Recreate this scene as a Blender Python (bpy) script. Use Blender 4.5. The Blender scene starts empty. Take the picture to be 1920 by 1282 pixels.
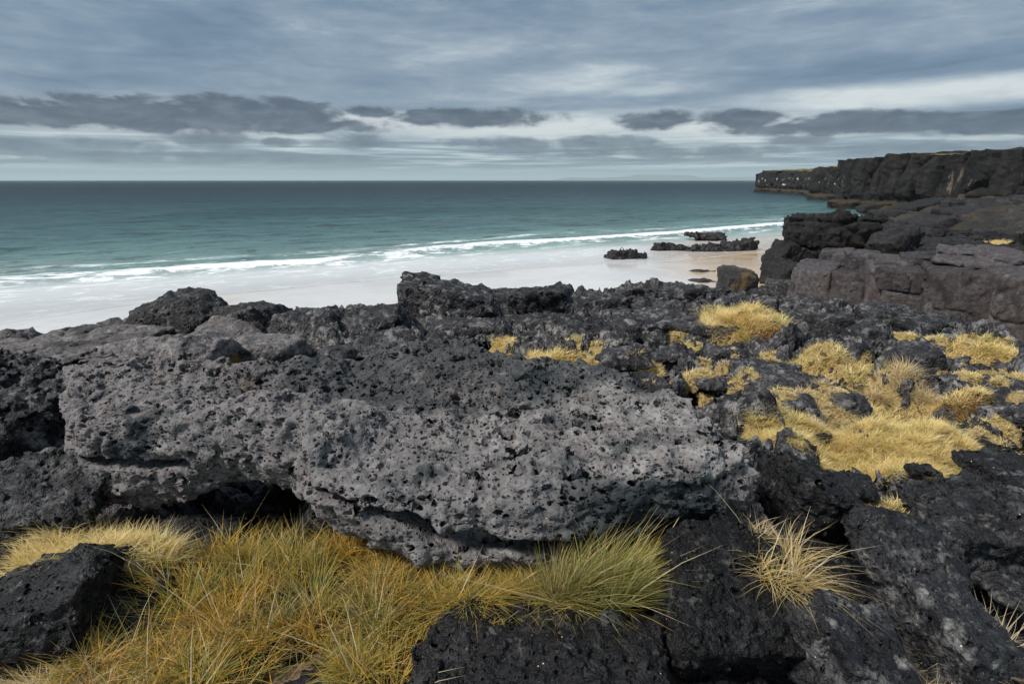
import bpy, math, time
import numpy as np
from mathutils import Vector

T0 = time.time()
scene = bpy.context.scene
COL = scene.collection
R = math.radians

# ------------------------------------------------------------------ camera
CAM_Z = 6.0                       # metres above the sea
PITCH = 15.86
FPX = 1920 * 20.0 / 36.0          # focal length in photo pixels
cam_data = bpy.data.cameras.new('camera')
cam_data.lens = 20.0
cam_data.sensor_width = 36.0
cam_data.clip_start = 0.05
cam_data.clip_end = 90000.0
cam = bpy.data.objects.new('camera', cam_data)
cam.location = (0, 0, CAM_Z)
cam.rotation_euler = (R(90 - PITCH), 0, 0)
COL.objects.link(cam)
scene.camera = cam

# ------------------------------------------------------------------ exposure, engine
EXPOSURE = 1.6
EV = 2.0 ** EXPOSURE
vs = scene.view_settings
vs.view_transform = 'Standard'
vs.look = 'None'
vs.exposure = EXPOSURE
vs.gamma = 1.0
vs.use_curve_mapping = False
scene.render.engine = 'CYCLES'
cy = scene.cycles
cy.max_bounces = 5
cy.diffuse_bounces = 3
cy.glossy_bounces = 2
cy.transmission_bounces = 3
cy.volume_bounces = 0
cy.transparent_max_bounces = 8
cy.caustics_reflective = False
cy.caustics_refractive = False
cy.use_denoising = True
cy.denoiser = 'OPENIMAGEDENOISE'
cy.denoising_input_passes = 'RGB_ALBEDO_NORMAL'
cy.denoising_prefilter = 'ACCURATE'
cy.sample_clamp_indirect = 4.0

# ------------------------------------------------------------------ sun
SUN_DIR = Vector((-0.58, -0.26, 0.77)).normalized()
sun_l = bpy.data.lights.new('sun', 'SUN')
sun_l.energy = 1.5
sun_l.angle = R(11)
sun_l.color = (1.0, 0.955, 0.89)
sun = bpy.data.objects.new('sun', sun_l)
sun.rotation_euler = SUN_DIR.to_track_quat('Z', 'Y').to_euler()
sun.location = (-20, -15, 60)
COL.objects.link(sun)


# ------------------------------------------------------------------ node helper
class NT:
    """Small helper that writes node networks as expressions."""
    def __init__(s, tree):
        s.t = tree
        s.n = tree.nodes
        s.l = tree.links

    def node(s, typ, **kw):
        nd = s.n.new(typ)
        for k, v in kw.items():
            setattr(nd, k, v)
        return nd

    def put(s, sock, v):
        if v is None:
            return
        if isinstance(v, bpy.types.NodeSocket):
            s.l.new(v, sock)
        else:
            if isinstance(v, (tuple, list)) and sock.type == 'RGBA' and len(v) == 3:
                v = (*v, 1.0)
            sock.default_value = v

    def m(s, op, a, b=None, c=None, clamp=False):
        nd = s.node('ShaderNodeMath', operation=op, use_clamp=clamp)
        s.put(nd.inputs[0], a)
        s.put(nd.inputs[1], b)
        s.put(nd.inputs[2], c)
        return nd.outputs[0]

    def add(s, a, b): return s.m('ADD', a, b)
    def sub(s, a, b): return s.m('SUBTRACT', a, b)
    def mul(s, a, b): return s.m('MULTIPLY', a, b)

    def sm(s, v, lo, hi, a=0.0, b=1.0, kind='SMOOTHSTEP'):
        nd = s.node('ShaderNodeMapRange', interpolation_type=kind)
        s.put(nd.inputs[0], v)
        s.put(nd.inputs[1], lo)
        s.put(nd.inputs[2], hi)
        s.put(nd.inputs[3], a)
        s.put(nd.inputs[4], b)
        return nd.outputs[0]

    def vm(s, op, a, b=None, scale=None):
        nd = s.node('ShaderNodeVectorMath', operation=op)
        s.put(nd.inputs[0], a)
        if b is not None:
            s.put(nd.inputs[1], b)
        if scale is not None:
            s.put(nd.inputs['Scale'], scale)
        return nd.outputs['Value'] if op in ('DOT_PRODUCT', 'LENGTH', 'DISTANCE') else nd.outputs[0]

    def xyz(s, x, y, z):
        nd = s.node('ShaderNodeCombineXYZ')
        s.put(nd.inputs[0], x)
        s.put(nd.inputs[1], y)
        s.put(nd.inputs[2], z)
        return nd.outputs[0]

    def sep(s, v):
        nd = s.node('ShaderNodeSeparateXYZ')
        s.put(nd.inputs[0], v)
        return nd.outputs

    def noise(s, v, scale, detail=4.0, rough=0.55, dist=0.0, col=False):
        nd = s.node('ShaderNodeTexNoise')
        s.put(nd.inputs['Vector'], v)
        s.put(nd.inputs['Scale'], scale)
        s.put(nd.inputs['Detail'], detail)
        s.put(nd.inputs['Roughness'], rough)
        s.put(nd.inputs['Distortion'], dist)
        return nd.outputs['Color'] if col else nd.outputs[0]

    def vor(s, v, scale, feature='F1', rnd=1.0):
        nd = s.node('ShaderNodeTexVoronoi', feature=feature)
        s.put(nd.inputs['Vector'], v)
        s.put(nd.inputs['Scale'], scale)
        s.put(nd.inputs['Randomness'], rnd)
        return nd.outputs['Distance'], nd.outputs.get('Color')

    def ramp(s, f, stops, interp='LINEAR'):
        nd = s.node('ShaderNodeValToRGB')
        cr = nd.color_ramp
        cr.interpolation = interp
        while len(cr.elements) < len(stops):
            cr.elements.new(0.5)
        for e, (p, c) in zip(cr.elements, stops):
            e.position = p
            e.color = (*c, 1.0)
        s.put(nd.inputs[0], f)
        return nd.outputs[0]

    def mix(s, f, a, b, kind='MIX'):
        nd = s.node('ShaderNodeMix', data_type='RGBA', blend_type=kind)
        s.put(nd.inputs[0], f)
        s.put(nd.inputs[6], a)
        s.put(nd.inputs[7], b)
        return nd.outputs[2]

    def attr(s, name):
        return s.node('ShaderNodeAttribute', attribute_name=name).outputs['Fac']


# ------------------------------------------------------------------ pixel <-> world
SP, CP = math.sin(R(PITCH)), math.cos(R(PITCH))


def ray(u, v):
    up = (641.0 - v) / FPX
    return np.array([(u - 960.0) / FPX, CP + SP * up, -SP + CP * up])


def azel(u, v):
    d = ray(u, v)
    d = d / np.linalg.norm(d)
    return math.atan2(d[0], d[1]), math.asin(d[2])


def at_z(u, v, z):
    d = ray(u, v)
    return d * ((z - CAM_Z) / d[2]) + np.array([0, 0, CAM_Z])


def at_t(u, v, t):
    return ray(u, v) * t + np.array([0, 0, CAM_Z])


# ------------------------------------------------------------------ world: overcast sky
world = bpy.data.worlds.new('World')
scene.world = world
world.use_nodes = True
wt = world.node_tree
wt.nodes.clear()
W = NT(wt)
out = W.node('ShaderNodeOutputWorld')
bg = W.node('ShaderNodeBackground')
sky = W.node('ShaderNodeTexSky', sky_type='NISHITA', sun_disc=False)
sky.sun_elevation = math.asin(SUN_DIR.z)
sky.sun_rotation = math.atan2(SUN_DIR.x, SUN_DIR.y)
sky.air_density = 1.0
sky.dust_density = 1.5
sky.ozone_density = 1.6
G = W.node('ShaderNodeTexCoord').outputs['Generated']
gx, gy, gz = W.sep(G)
az = W.m('ARCTAN2', gx, gy)
el = W.m('ARCSINE', W.m('MINIMUM', W.m('MAXIMUM', gz, -1.0), 1.0))
elp = W.m('MAXIMUM', el, 0.0)
# clear sky between the clouds
clear = W.vm('SCALE', sky.outputs[0], scale=0.05)
# flat cloud deck in perspective
k = W.m('DIVIDE', 1.0, W.add(W.m('MAXIMUM', gz, 0.0), 0.10))
px, py = W.mul(gx, k), W.mul(gy, k)
deck = W.xyz(W.add(px, W.mul(py, 0.25)), W.mul(py, 0.9), 3.7)
n_big = W.noise(deck, 0.55, 5, 0.52, 0.5)
n_str = W.noise(W.xyz(W.mul(W.add(az, W.mul(el, 1.2)), 3.4), W.mul(W.sub(el, W.mul(az, 0.035)), 20.0), 1.3), 1.6, 9, 0.64, 0.35)
n_fin = W.noise(W.xyz(W.mul(az, 12.0), W.mul(el, 36.0), 8.1), 1.6, 9, 0.66, 0.2)
n_puf = W.noise(W.xyz(W.mul(az, 11.0), W.mul(el, 26.0), 5.5), 1.7, 9, 0.60, 0.25)


def blob(u0, u1, v0, v1, soft=1.0):
    """soft ellipse in azimuth/elevation, 1 at its heart, 0 at its rim"""
    a0, e0 = azel(0.5 * (u0 + u1), 0.5 * (v0 + v1))
    ra = abs(azel(u1, 0.5 * (v0 + v1))[0] - a0)
    re = abs(azel(0.5 * (u0 + u1), v0)[1] - e0)
    dx = W.mul(W.sub(az, a0), 1.0 / ra)
    dy = W.mul(W.sub(el, e0), 1.0 / re)
    q = W.add(W.mul(dx, dx), W.mul(dy, dy))
    return W.m('SUBTRACT', 1.0, W.mul(q, 0.5), clamp=True)


def total(blobs):
    acc = None
    for b in blobs:
        acc = b if acc is None else W.m('MAXIMUM', acc, b)
    return acc


# veil of stratus
tone = W.add(W.mul(n_big, 0.55), W.add(W.mul(n_str, 0.66), W.mul(n_fin, 0.22)))
bright = total([W.mul(blob(1230, 2250, 150, 200), 1.0), blob(600, 1240, 214, 262), W.mul(blob(900, 1330, 120, 172), 0.30),
                W.mul(blob(60, 640, 195, 290), 0.75), W.mul(blob(520, 980, 60, 140), 0.25), W.mul(blob(1000, 1700, 205, 290), 0.8), W.mul(blob(1040, 1320, 150, 180), 0.45)])
gloom = total([blob(-500, 420, -80, 95), blob(1300, 2100, 100, 150), blob(1500, 2200, 190, 235), blob(800, 1400, -80, 40), W.mul(blob(200, 800, 60, 170), 0.5)])
tone = W.sub(W.add(tone, W.mul(bright, 0.44)), 0.055)
tone = W.sub(tone, W.mul(gloom, 0.11))
veil = W.ramp(W.sm(tone, 0.38, 1.02, kind='LINEAR'), [
    (0.0, (0.110, 0.178, 0.268)), (0.30, (0.190, 0.268, 0.362)), (0.52, (0.280, 0.358, 0.440)),
    (0.74, (0.440, 0.515, 0.570)), (1.0, (0.680, 0.730, 0.745))])
veil = W.vm('SCALE', veil, scale=1.0 / EV)
cover = W.sm(el, R(0.35), R(2.2), 0.25, 0.94)
c0 = W.mix(cover, clear, veil)
# low bands of cloud over the horizon
band = W.noise(W.xyz(W.mul(az, 3.2), W.mul(el, 78.0), 2.0), 1.5, 7, 0.57, 0.6)
lowm = W.mul(W.sm(el, R(0.45), R(1.2)), W.sm(el, R(4.6), R(2.6)))
lowc = W.ramp(W.sm(band, 0.30, 0.70, kind='LINEAR'), [(0.0, (0.120, 0.180, 0.240)), (0.42, (0.230, 0.315, 0.375)), (0.66, (0.45, 0.55, 0.59)), (1.0, (0.78, 0.83, 0.83))])
c1 = W.mix(W.mul(lowm, 0.85), c0, W.vm('SCALE', lowc, scale=1.0 / EV))
# clear teal strip right above the sea
strip = W.mul(W.sm(el, R(1.35), R(0.35)), 0.85)
c2 = W.mix(strip, c1, tuple(x / EV for x in (0.300, 0.470, 0.530)))
# dark cumulus rows
row1 = total([blob(-300, 700, 190, 244), blob(1180, 2200, 214, 250), blob(90, 430, 176, 232), blob(300, 660, 180, 246), blob(-160, 100, 196, 236), blob(640, 745, 196, 222),
              blob(745, 1060, 202, 240), blob(1155, 1310, 206, 246), blob(1290, 1480, 205, 244), blob(1440, 1800, 207, 250),
              blob(1700, 2150, 224, 256), blob(190, 300, 205, 236), blob(540, 640, 228, 250)])
row2 = total([blob(-200, 200, 258, 285), blob(90, 330, 255, 284), blob(310, 500, 244, 282), blob(590, 745, 252, 280),
              blob(810, 1060, 256, 282), blob(1020, 1250, 254, 280), blob(1420, 1560, 254, 274), blob(480, 560, 258, 276),
              blob(-200, 700, 280, 306), blob(900, 1600, 272, 300), blob(1500, 2100, 262, 296)])
puf = W.add(W.mul(W.sub(n_puf, 0.5), 2.0), W.mul(W.sub(n_fin, 0.5), 1.1))
d1 = W.mul(W.sm(W.add(W.mul(row1, 1.35), puf), 0.30, 1.05), W.sm(row1, 0.0, 0.45))
d2 = W.mul(W.sm(W.add(row2, puf), 0.22, 1.05), W.sm(row2, 0.0, 0.45))
dc1 = W.mix(W.add(W.sm(d1, 0.95, 0.25, 0.0, 0.8), W.mul(W.sm(n_fin, 0.4, 0.68), 0.5)), (0.072 / EV, 0.102 / EV, 0.150 / EV), (0.200 / EV, 0.250 / EV, 0.310 / EV))
dc2 = W.mix(W.sm(n_fin, 0.35, 0.68), (0.110 / EV, 0.155 / EV, 0.205 / EV), (0.18 / EV, 0.24 / EV, 0.30 / EV))
c3 = W.mix(W.mul(d2, 0.92), c2, dc2)
c4 = W.mix(W.mul(d1, 0.96), c3, dc1)
W.l.new(c4, bg.inputs['Color'])
bg.inputs['Strength'].default_value = 1.0
W.l.new(bg.outputs[0], out.inputs['Surface'])
world.cycles.sampling_method = 'MANUAL'
world.cycles.sample_map_resolution = 512

# ------------------------------------------------------------------ numpy noise
rng = np.random.default_rng(7)
PERM = rng.permutation(256).astype(np.int32)
PERM = np.concatenate([PERM, PERM, PERM])
GRAD = rng.normal(size=(256, 3)).astype(np.float32)
GRAD /= np.linalg.norm(GRAD, axis=1, keepdims=True)
RV = rng.random((256, 6)).astype(np.float32)


def perlin(P, seed=0):
    P = np.asarray(P, np.float32)
    fl = np.floor(P)
    f = P - fl
    i = fl.astype(np.int32) + seed * 17
    i &= 255
    u = f * f * f * (f * (f * 6 - 15) + 10)
    X, Y, Z = i[:, 0], i[:, 1], i[:, 2]
    X1, Y1, Z1 = (X + 1) & 255, (Y + 1) & 255, (Z + 1) & 255

    def g(a, b, c, dx, dy, dz):
        gr = GRAD[PERM[PERM[PERM[a] + b] + c]]
        return gr[:, 0] * (f[:, 0] - dx) + gr[:, 1] * (f[:, 1] - dy) + gr[:, 2] * (f[:, 2] - dz)
    ux, uy, uz = u[:, 0], u[:, 1], u[:, 2]
    a = g(X, Y, Z, 0, 0, 0); b = g(X1, Y, Z, 1, 0, 0); x00 = a + ux * (b - a)
    a = g(X, Y1, Z, 0, 1, 0); b = g(X1, Y1, Z, 1, 1, 0); x10 = a + ux * (b - a)
    a = g(X, Y, Z1, 0, 0, 1); b = g(X1, Y, Z1, 1, 0, 1); x01 = a + ux * (b - a)
    a = g(X, Y1, Z1, 0, 1, 1); b = g(X1, Y1, Z1, 1, 1, 1); x11 = a + ux * (b - a)
    y0 = x00 + uy * (x10 - x00)
    y1 = x01 + uy * (x11 - x01)
    return (y0 + uz * (y1 - y0)) * 1.5


def fbm(P, n=4, gain=0.5, seed=0):
    s, a, tot = 0.0, 1.0, 0.0
    P = np.asarray(P, np.float32)
    for o in range(n):
        s = s + a * perlin(P * np.float32(2.03 ** o), seed + o)
        tot += a
        a *= gain
    return s / tot


def ridged(P, n=3, seed=0, gain=0.5):
    s, a, tot = 0.0, 1.0, 0.0
    for o in range(n):
        s = s + a * (1 - np.abs(perlin(P * np.float32(2.1 ** o), seed + o)) * 2)
        tot += a
        a *= gain
    return s / tot


def worley2(x, y, seed=0):
    """2-D cells: F1, F2, and the random values of the nearest cell plus the offset to its point"""
    fx, fy = np.floor(x), np.floor(y)
    n = len(x)
    f1 = np.full(n, 9.0); f2 = np.full(n, 9.0)
    rid = np.zeros(n, np.int32); ox = np.zeros(n); oy = np.zeros(n)
    for dx in (-1, 0, 1):
        for dy in (-1, 0, 1):
            cx, cyy = fx + dx, fy + dy
            h = PERM[PERM[(cx.astype(np.int32) + seed * 31) & 255] + (cyy.astype(np.int32) & 255)]
            qx = cx + RV[h, 0] - x
            qy = cyy + RV[h, 1] - y
            d = np.hypot(qx, qy)
            near = d < f1
            f2 = np.where(near, f1, np.minimum(f2, d))
            f1 = np.where(near, d, f1)
            rid = np.where(near, h, rid)
            ox = np.where(near, qx, ox); oy = np.where(near, qy, oy)
    return f1, f2, rid, ox, oy


def sstep(x, a, b):
    t = np.clip((x - a) / (b - a), 0, 1)
    return t * t * (3 - 2 * t)


# ------------------------------------------------------------------ mesh helpers
SOLIDS = []                      # (verts in world space, is_hero) for the height map under the grass
TRIS = [0]


def mesh_obj(name, V, F, mat, parent=None, loc=None, smooth=True, attrs=None, solid=None, tris=None):
    """V (n,3) world coordinates, F (m,4) or (m,3); linked as ONE mesh object whose origin is loc"""
    V = np.asarray(V, np.float64)
    if loc is None:
        loc = (0.5 * (V[:, 0].min() + V[:, 0].max()), 0.5 * (V[:, 1].min() + V[:, 1].max()), V[:, 2].min())
    loc = np.asarray(loc, np.float64)
    me = bpy.data.meshes.new(name)
    L = (V - loc).astype(np.float32)
    F = np.asarray(F, np.int32)
    faces = [F] if tris is None else [F, np.asarray(tris, np.int32)]
    loops = np.concatenate([f.ravel() for f in faces])
    tot = np.concatenate([np.full(len(f), f.shape[1], np.int32) for f in faces])
    start = np.concatenate([[0], np.cumsum(tot)[:-1]]).astype(np.int32)
    me.vertices.add(len(L)); me.vertices.foreach_set('co', L.ravel())
    me.loops.add(len(loops)); me.loops.foreach_set('vertex_index', loops)
    me.polygons.add(len(tot)); me.polygons.foreach_set('loop_start', start)
    me.polygons.foreach_set('loop_total', tot)
    me.polygons.foreach_set('use_smooth', np.full(len(tot), smooth))
    me.update(calc_edges=True)
    for k_, a in (attrs or {}).items():
        at = me.attributes.new(k_, 'FLOAT', 'POINT')
        at.data.foreach_set('value', np.asarray(a, np.float32))
    me.materials.append(mat)
    o = bpy.data.objects.new(name, me)
    COL.objects.link(o)
    if parent is not None:
        o.parent = parent
        o.location = loc - np.array(parent['_base'])
    else:
        o.location = loc
    TRIS[0] += int((tot - 2).sum())
    if solid:
        SOLIDS.append((V, solid))
    return o


def empty(name, loc):
    o = bpy.data.objects.new(name, None)
    o.location = loc
    o.empty_display_size = 0.2
    o['_base'] = [float(c) for c in loc]
    COL.objects.link(o)
    return o


def tag(o, label=None, category=None, group=None, kind=None):
    if label: o['label'] = label
    if category: o['category'] = category
    if group: o['group'] = group
    if kind: o['kind'] = kind
    return o


def grid_faces(nu, nv):
    i = np.arange(nu - 1)[:, None] * nv + np.arange(nv - 1)[None, :]
    return np.stack([i, i + nv, i + nv + 1, i + 1], -1).reshape(-1, 4)


def surface_nets(d, org, h):
    ins = d < 0
    c = np.zeros(tuple(s - 1 for s in d.shape), np.int8)
    for a in (0, 1):
        for b in (0, 1):
            for e in (0, 1):
                c += ins[a:d.shape[0] - 1 + a, b:d.shape[1] - 1 + b, e:d.shape[2] - 1 + e]
    cells = (c > 0) & (c < 8)
    I, J, K = np.nonzero(cells)
    idx = np.full(c.shape, -1, np.int32)
    idx[I, J, K] = np.arange(len(I))
    acc = np.zeros((len(I), 3)); cnt = np.zeros(len(I))
    for ax in range(3):
        for p in (0, 1):
            for q in (0, 1):
                o = [0, 0, 0]
                o[(ax + 1) % 3] = p; o[(ax + 2) % 3] = q
                e = list(o); e[ax] = 1
                A = d[I + o[0], J + o[1], K + o[2]]
                B = d[I + e[0], J + e[1], K + e[2]]
                cr = (A < 0) != (B < 0)
                t = np.where(cr, A / np.where(A == B, 1, A - B), 0)
                pt = np.tile(np.array(o, float), (len(I), 1))
                pt[:, ax] += t
                acc += pt * cr[:, None]
                cnt += cr
    V = (np.stack([I, J, K], 1) + acc / np.maximum(cnt, 1)[:, None]) * h + org
    F = []
    for ax in range(3):
        sl0 = [slice(None)] * 3; sl1 = [slice(None)] * 3
        sl0[ax] = slice(0, -1); sl1[ax] = slice(1, None)
        A, B = ins[tuple(sl0)], ins[tuple(sl1)]
        P = np.stack(np.nonzero(A != B), 1)
        b1, b2 = (ax + 1) % 3, (ax + 2) % 3
        ok = (P[:, b1] > 0) & (P[:, b2] > 0) & (P[:, b1] < d.shape[b1] - 1) & (P[:, b2] < d.shape[b2] - 1)
        P = P[ok]
        flip = ~A[tuple(P.T)]
        q = []
        for s1, s2 in ((-1, -1), (0, -1), (0, 0), (-1, 0)):
            X = P.copy()
            X[:, b1] += s1; X[:, b2] += s2
            q.append(idx[tuple(X.T)])
        q = np.stack(q, 1)
        q[flip] = q[flip][:, ::-1]
        F.append(q)
    return V, np.concatenate(F)


# ------------------------------------------------------------------ materials
def material(name):
    m = bpy.data.materials.new(name)
    m.use_nodes = True
    m.node_tree.nodes.clear()
    n = NT(m.node_tree)
    o = n.node('ShaderNodeOutputMaterial')
    return m, n, o


def principled(n, col, rough=0.8, spec=0.3, **kw):
    b = n.node('ShaderNodeBsdfPrincipled')
    n.put(b.inputs['Base Color'], col)
    n.put(b.inputs['Roughness'], rough)
    n.put(b.inputs['Specular IOR Level'], spec)
    for k_, v in kw.items():
        n.put(b.inputs[k_], v)
    return b


def lava(name, base, dark, pale, pore=38.0, pore_depth=0.012, pore_amt=0.5, dark_at=0.5, pale_at=0.62,
         specks=0.0, big=0.0, grit=0.006, patch=3.0, stain=None, rough=0.86, moss=None, zone=None, vary=0.35, spec=0.3, pale_zone=None, ovary=0.3, bands=None, fleck=0.0):
    """vesicular basalt: holes and grit as displacement, blotches of crust and lichen as colour"""
    m, n, o = material(name)
    P = n.node('ShaderNodeNewGeometry').outputs['Position']
    wn = n.noise(P, pore * 0.55, 2, 0.5, col=True)
    Pw = n.vm('ADD', P, n.vm('SCALE', n.vm('SUBTRACT', wn, (0.5, 0.5, 0.5)), scale=0.55 / pore))
    if bands:
        Pw = n.vm('MULTIPLY', Pw, bands)
        field = n.noise(n.vm('MULTIPLY', P, (0.8, 0.8, 3.2)), patch * 1.6, 4, 0.6)
        gate = n.sm(field, 0.36, 0.60, 0.15, 1.2)
    else:
        field = n.noise(P, patch * 1.7, 3, 0.6)
        gate = n.sm(field, 0.30, 0.62, 0.25, 1.0)

    def pores(sc, lo, hi, depth, g):
        d, c = n.vor(Pw, sc)
        r_ = n.sep(c)[0]
        rad = n.sm(r_, 1.0 - pore_amt, 1.0, lo, hi, 'LINEAR')
        msk = n.sm(d, rad, n.mul(rad, 0.35))
        msk = n.mul(msk, n.m('GREATER_THAN', r_, 1.0 - pore_amt))
        return n.mul(n.mul(msk, depth), g)
    h = n.mul(pores(pore, 0.20, 0.46, pore_depth, gate), -1.0)
    h = n.sub(h, pores(pore * 2.3, 0.22, 0.46, pore_depth * 0.55, n.sm(field, 0.70, 0.40, 0.45, 1.0)))
    if big:
        h = n.sub(h, n.mul(pores(pore * 0.36, 0.10, 0.34, big, gate), 1.0))
    rough_n = n.noise(P, pore * 0.9, 5, 0.62)
    h = n.add(h, n.mul(n.sub(rough_n, 0.5), grit * 2.0))
    cl = n.noise(P, pore * 0.25, 4, 0.6, 0.4)
    h = n.add(h, n.mul(n.sub(cl, 0.5), grit * 4.5))
    dsp = n.node('ShaderNodeDisplacement')
    dsp.inputs['Midlevel'].default_value = 0.0
    dsp.inputs['Scale'].default_value = 1.0
    n.put(dsp.inputs['Height'], h)
    n.l.new(dsp.outputs[0], o.inputs['Displacement'])
    m.displacement_method = 'BOTH'
    # colour
    n1 = n.noise(P, patch, 6, 0.62, 0.5)
    n2 = n.noise(n.vm('ADD', P, (31.0, 7.0, 3.0)), patch * 2.6, 7, 0.66, 0.4)
    n3 = n.noise(P, pore * 1.2, 3, 0.6)
    c = n.mix(n.sm(n3, 0.36, 0.66), tuple(x * (1 - vary) for x in base), tuple(x * (1 + vary * 1.3) for x in base))
    warm = n.noise(n.vm('ADD', P, (5.0, 50.0, 9.0)), patch * 0.8, 3, 0.5)
    c = n.mix(n.sm(warm, 0.42, 0.66, 0.0, 0.35), c, (base[0] * 1.18, base[1] * 0.98, base[2] * 0.97))
    c = n.mix(n.sm(n1, dark_at - 0.05, dark_at + 0.06, 0.0, 0.9), c, dark)
    c = n.mix(n.sm(n2, pale_at - 0.02, pale_at + 0.10, 0.0, 0.85), c, pale)
    if fleck:
        n4 = n.noise(n.vm('ADD', P, (3.0, 19.0, 41.0)), pore * 0.30, 5, 0.72)
        c = n.mix(n.sm(n4, 0.53, 0.64, 0.0, fleck), c, pale)
        c = n.mix(n.sm(n4, 0.46, 0.36, 0.0, min(1.0, fleck * 1.3)), c, dark)
    if zone:
        c = n.mix(zone(n, P, n2), c, zone_col(n, n3, n1))
    if pale_zone:
        c = n.mix(pale_zone(n, P, n1, n2), c, pale)
    if stain:
        px_, py_, pz_ = n.sep(P)
        f = stain(n, px_, py_, pz_, n2, n1)
        c = n.mix(f, c, dark)
    if moss:
        mm = n.noise(n.vm('ADD', P, (11.0, 3.0, 77.0)), patch * 1.3, 5, 0.65)
        c = n.mix(n.sm(mm, moss[0], moss[0] + 0.07, 0.0, moss[2]), c, moss[1])
    if specks:
        d, cc = n.vor(P, 62.0)
        q = n.sep(cc)
        cl2 = n.noise(P, 5.0, 3, 0.6)
        sp = n.mul(n.m('LESS_THAN', d, n.sm(q[1], 0.0, 1.0, 0.05, 0.16, 'LINEAR')), n.m('LESS_THAN', q[0], n.sm(cl2, 0.45, 0.75, 0.02 * specks, 0.5 * specks)))
        c = n.mix(sp, c, (0.62, 0.50, 0.36))
    rnd_ = n.node('ShaderNodeObjectInfo').outputs['Random']
    c = n.vm('SCALE', c, scale=n.sm(rnd_, 0.0, 1.0, 1.0 - ovary, 1.0 + ovary * 1.3, 'LINEAR'))
    b = principled(n, c, rough, spec)
    n.l.new(b.outputs[0], o.inputs['Surface'])
    return m


def zone_col(n, n3, n1):
    # brown grey crust of the left-hand sheets
    c = n.mix(n.sm(n3, 0.35, 0.70), (0.085, 0.078, 0.077), (0.135, 0.124, 0.120))
    return n.mix(n.sm(n1, 0.52, 0.62, 0.0, 0.8), c, (0.036, 0.035, 0.038))


def left_zone(n, P, nz):
    x = n.sep(P)[0]
    return n.mul(n.sm(n.add(x, n.mul(n.sub(nz, 0.5), 5.0)), -1.6, -3.4), 0.85)


def hero_pale(n, P, n1, n2):
    # paler tone along the right-hand crown
    x, y, z = n.sep(P)
    f = n.mul(n.mul(n.sm(x, -0.5, 0.3), n.sm(y, 2.85, 2.5)), n.sm(z, 4.84, 4.92))
    return n.mul(f, n.sm(n2, 0.40, 0.62, 0.0, 0.65))


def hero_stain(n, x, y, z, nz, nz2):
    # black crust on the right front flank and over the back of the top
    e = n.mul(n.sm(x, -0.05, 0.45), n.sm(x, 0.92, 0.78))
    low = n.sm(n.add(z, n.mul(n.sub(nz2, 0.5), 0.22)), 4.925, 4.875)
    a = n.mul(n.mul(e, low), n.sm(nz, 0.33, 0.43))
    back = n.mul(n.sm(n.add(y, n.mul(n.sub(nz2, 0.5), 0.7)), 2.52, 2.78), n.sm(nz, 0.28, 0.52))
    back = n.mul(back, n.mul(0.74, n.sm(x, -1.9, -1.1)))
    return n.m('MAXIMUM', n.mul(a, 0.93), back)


M = {}
M['hero'] = lava('grey_vesicular_lava', (0.150, 0.142, 0.142), (0.020, 0.027, 0.031), (0.310, 0.300, 0.290), pore=27, spec=0.2, ovary=0.0, fleck=0.28, bands=(0.75, 0.75, 1.35), pore_depth=0.042, vary=0.18,
                 pore_amt=0.90, dark_at=0.60, pale_at=0.61, specks=0.25, big=0.050, grit=0.010, patch=2.4, stain=hero_stain, pale_zone=hero_pale,
                 moss=(0.66, (0.10, 0.062, 0.025), 0.5))
M['black'] = lava('black_lava', (0.0078, 0.0080, 0.0092), (0.0045, 0.0045, 0.005), (0.110, 0.108, 0.105), pore=36, pore_depth=0.018,
                  pore_amt=0.5, dark_at=0.54, pale_at=0.60, specks=0.5, grit=0.012, patch=3.6, rough=0.55, vary=0.6, spec=0.28, big=0.02, fleck=0.22)
M['black2'] = lava('charcoal_lava', (0.017, 0.0174, 0.0195), (0.006, 0.006, 0.0075), (0.165, 0.161, 0.157), pore=34, pore_depth=0.018,
                   pore_amt=0.5, dark_at=0.54, pale_at=0.57, specks=0.4, grit=0.012, patch=4.2, rough=0.55, vary=0.6, spec=0.30, big=0.02, fleck=0.35)
M['field'] = lava('dark_lava_field', (0.040, 0.0388, 0.042), (0.010, 0.011, 0.013), (0.230, 0.222, 0.214), pore=20, pore_depth=0.030,
                  pore_amt=0.6, dark_at=0.51, pale_at=0.54, specks=0.1, grit=0.020, patch=2.2, big=0.055, vary=0.55, rough=0.6, fleck=0.6,
                  moss=(0.66, (0.085, 0.060, 0.032), 0.5), zone=left_zone)
M['ridge'] = lava('ridge_lava', (0.028, 0.028, 0.031), (0.009, 0.009, 0.011), (0.195, 0.188, 0.180), pore=19, pore_depth=0.030,
                  pore_amt=0.6, dark_at=0.53, pale_at=0.56, grit=0.022, patch=2.6, big=0.055, vary=0.55, rough=0.58, fleck=0.5)
M['leftsheet'] = lava('brown_grey_lava', (0.105, 0.097, 0.097), (0.034, 0.033, 0.036), (0.235, 0.222, 0.210), pore=22, pore_depth=0.016,
                      pore_amt=0.5, dark_at=0.56, pale_at=0.56, grit=0.010, patch=1.8, big=0.02)
M['block'] = lava('mauve_basalt_block', (0.054, 0.0495, 0.052), (0.016, 0.0155, 0.017), (0.135, 0.128, 0.122), pore=6.0, pore_depth=0.035,
                  pore_amt=0.35, dark_at=0.60, pale_at=0.61, grit=0.013, patch=0.8, rough=0.8, vary=0.35, big=0.05, spec=0.25)
M['darkblock'] = lava('dark_basalt_block', (0.0165, 0.016, 0.0172), (0.0075, 0.0075, 0.009), (0.062, 0.066, 0.063), pore=5.0, pore_depth=0.06, vary=0.5,
                      pore_amt=0.35, dark_at=0.56, pale_at=0.64, grit=0.035, patch=0.6)
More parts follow.
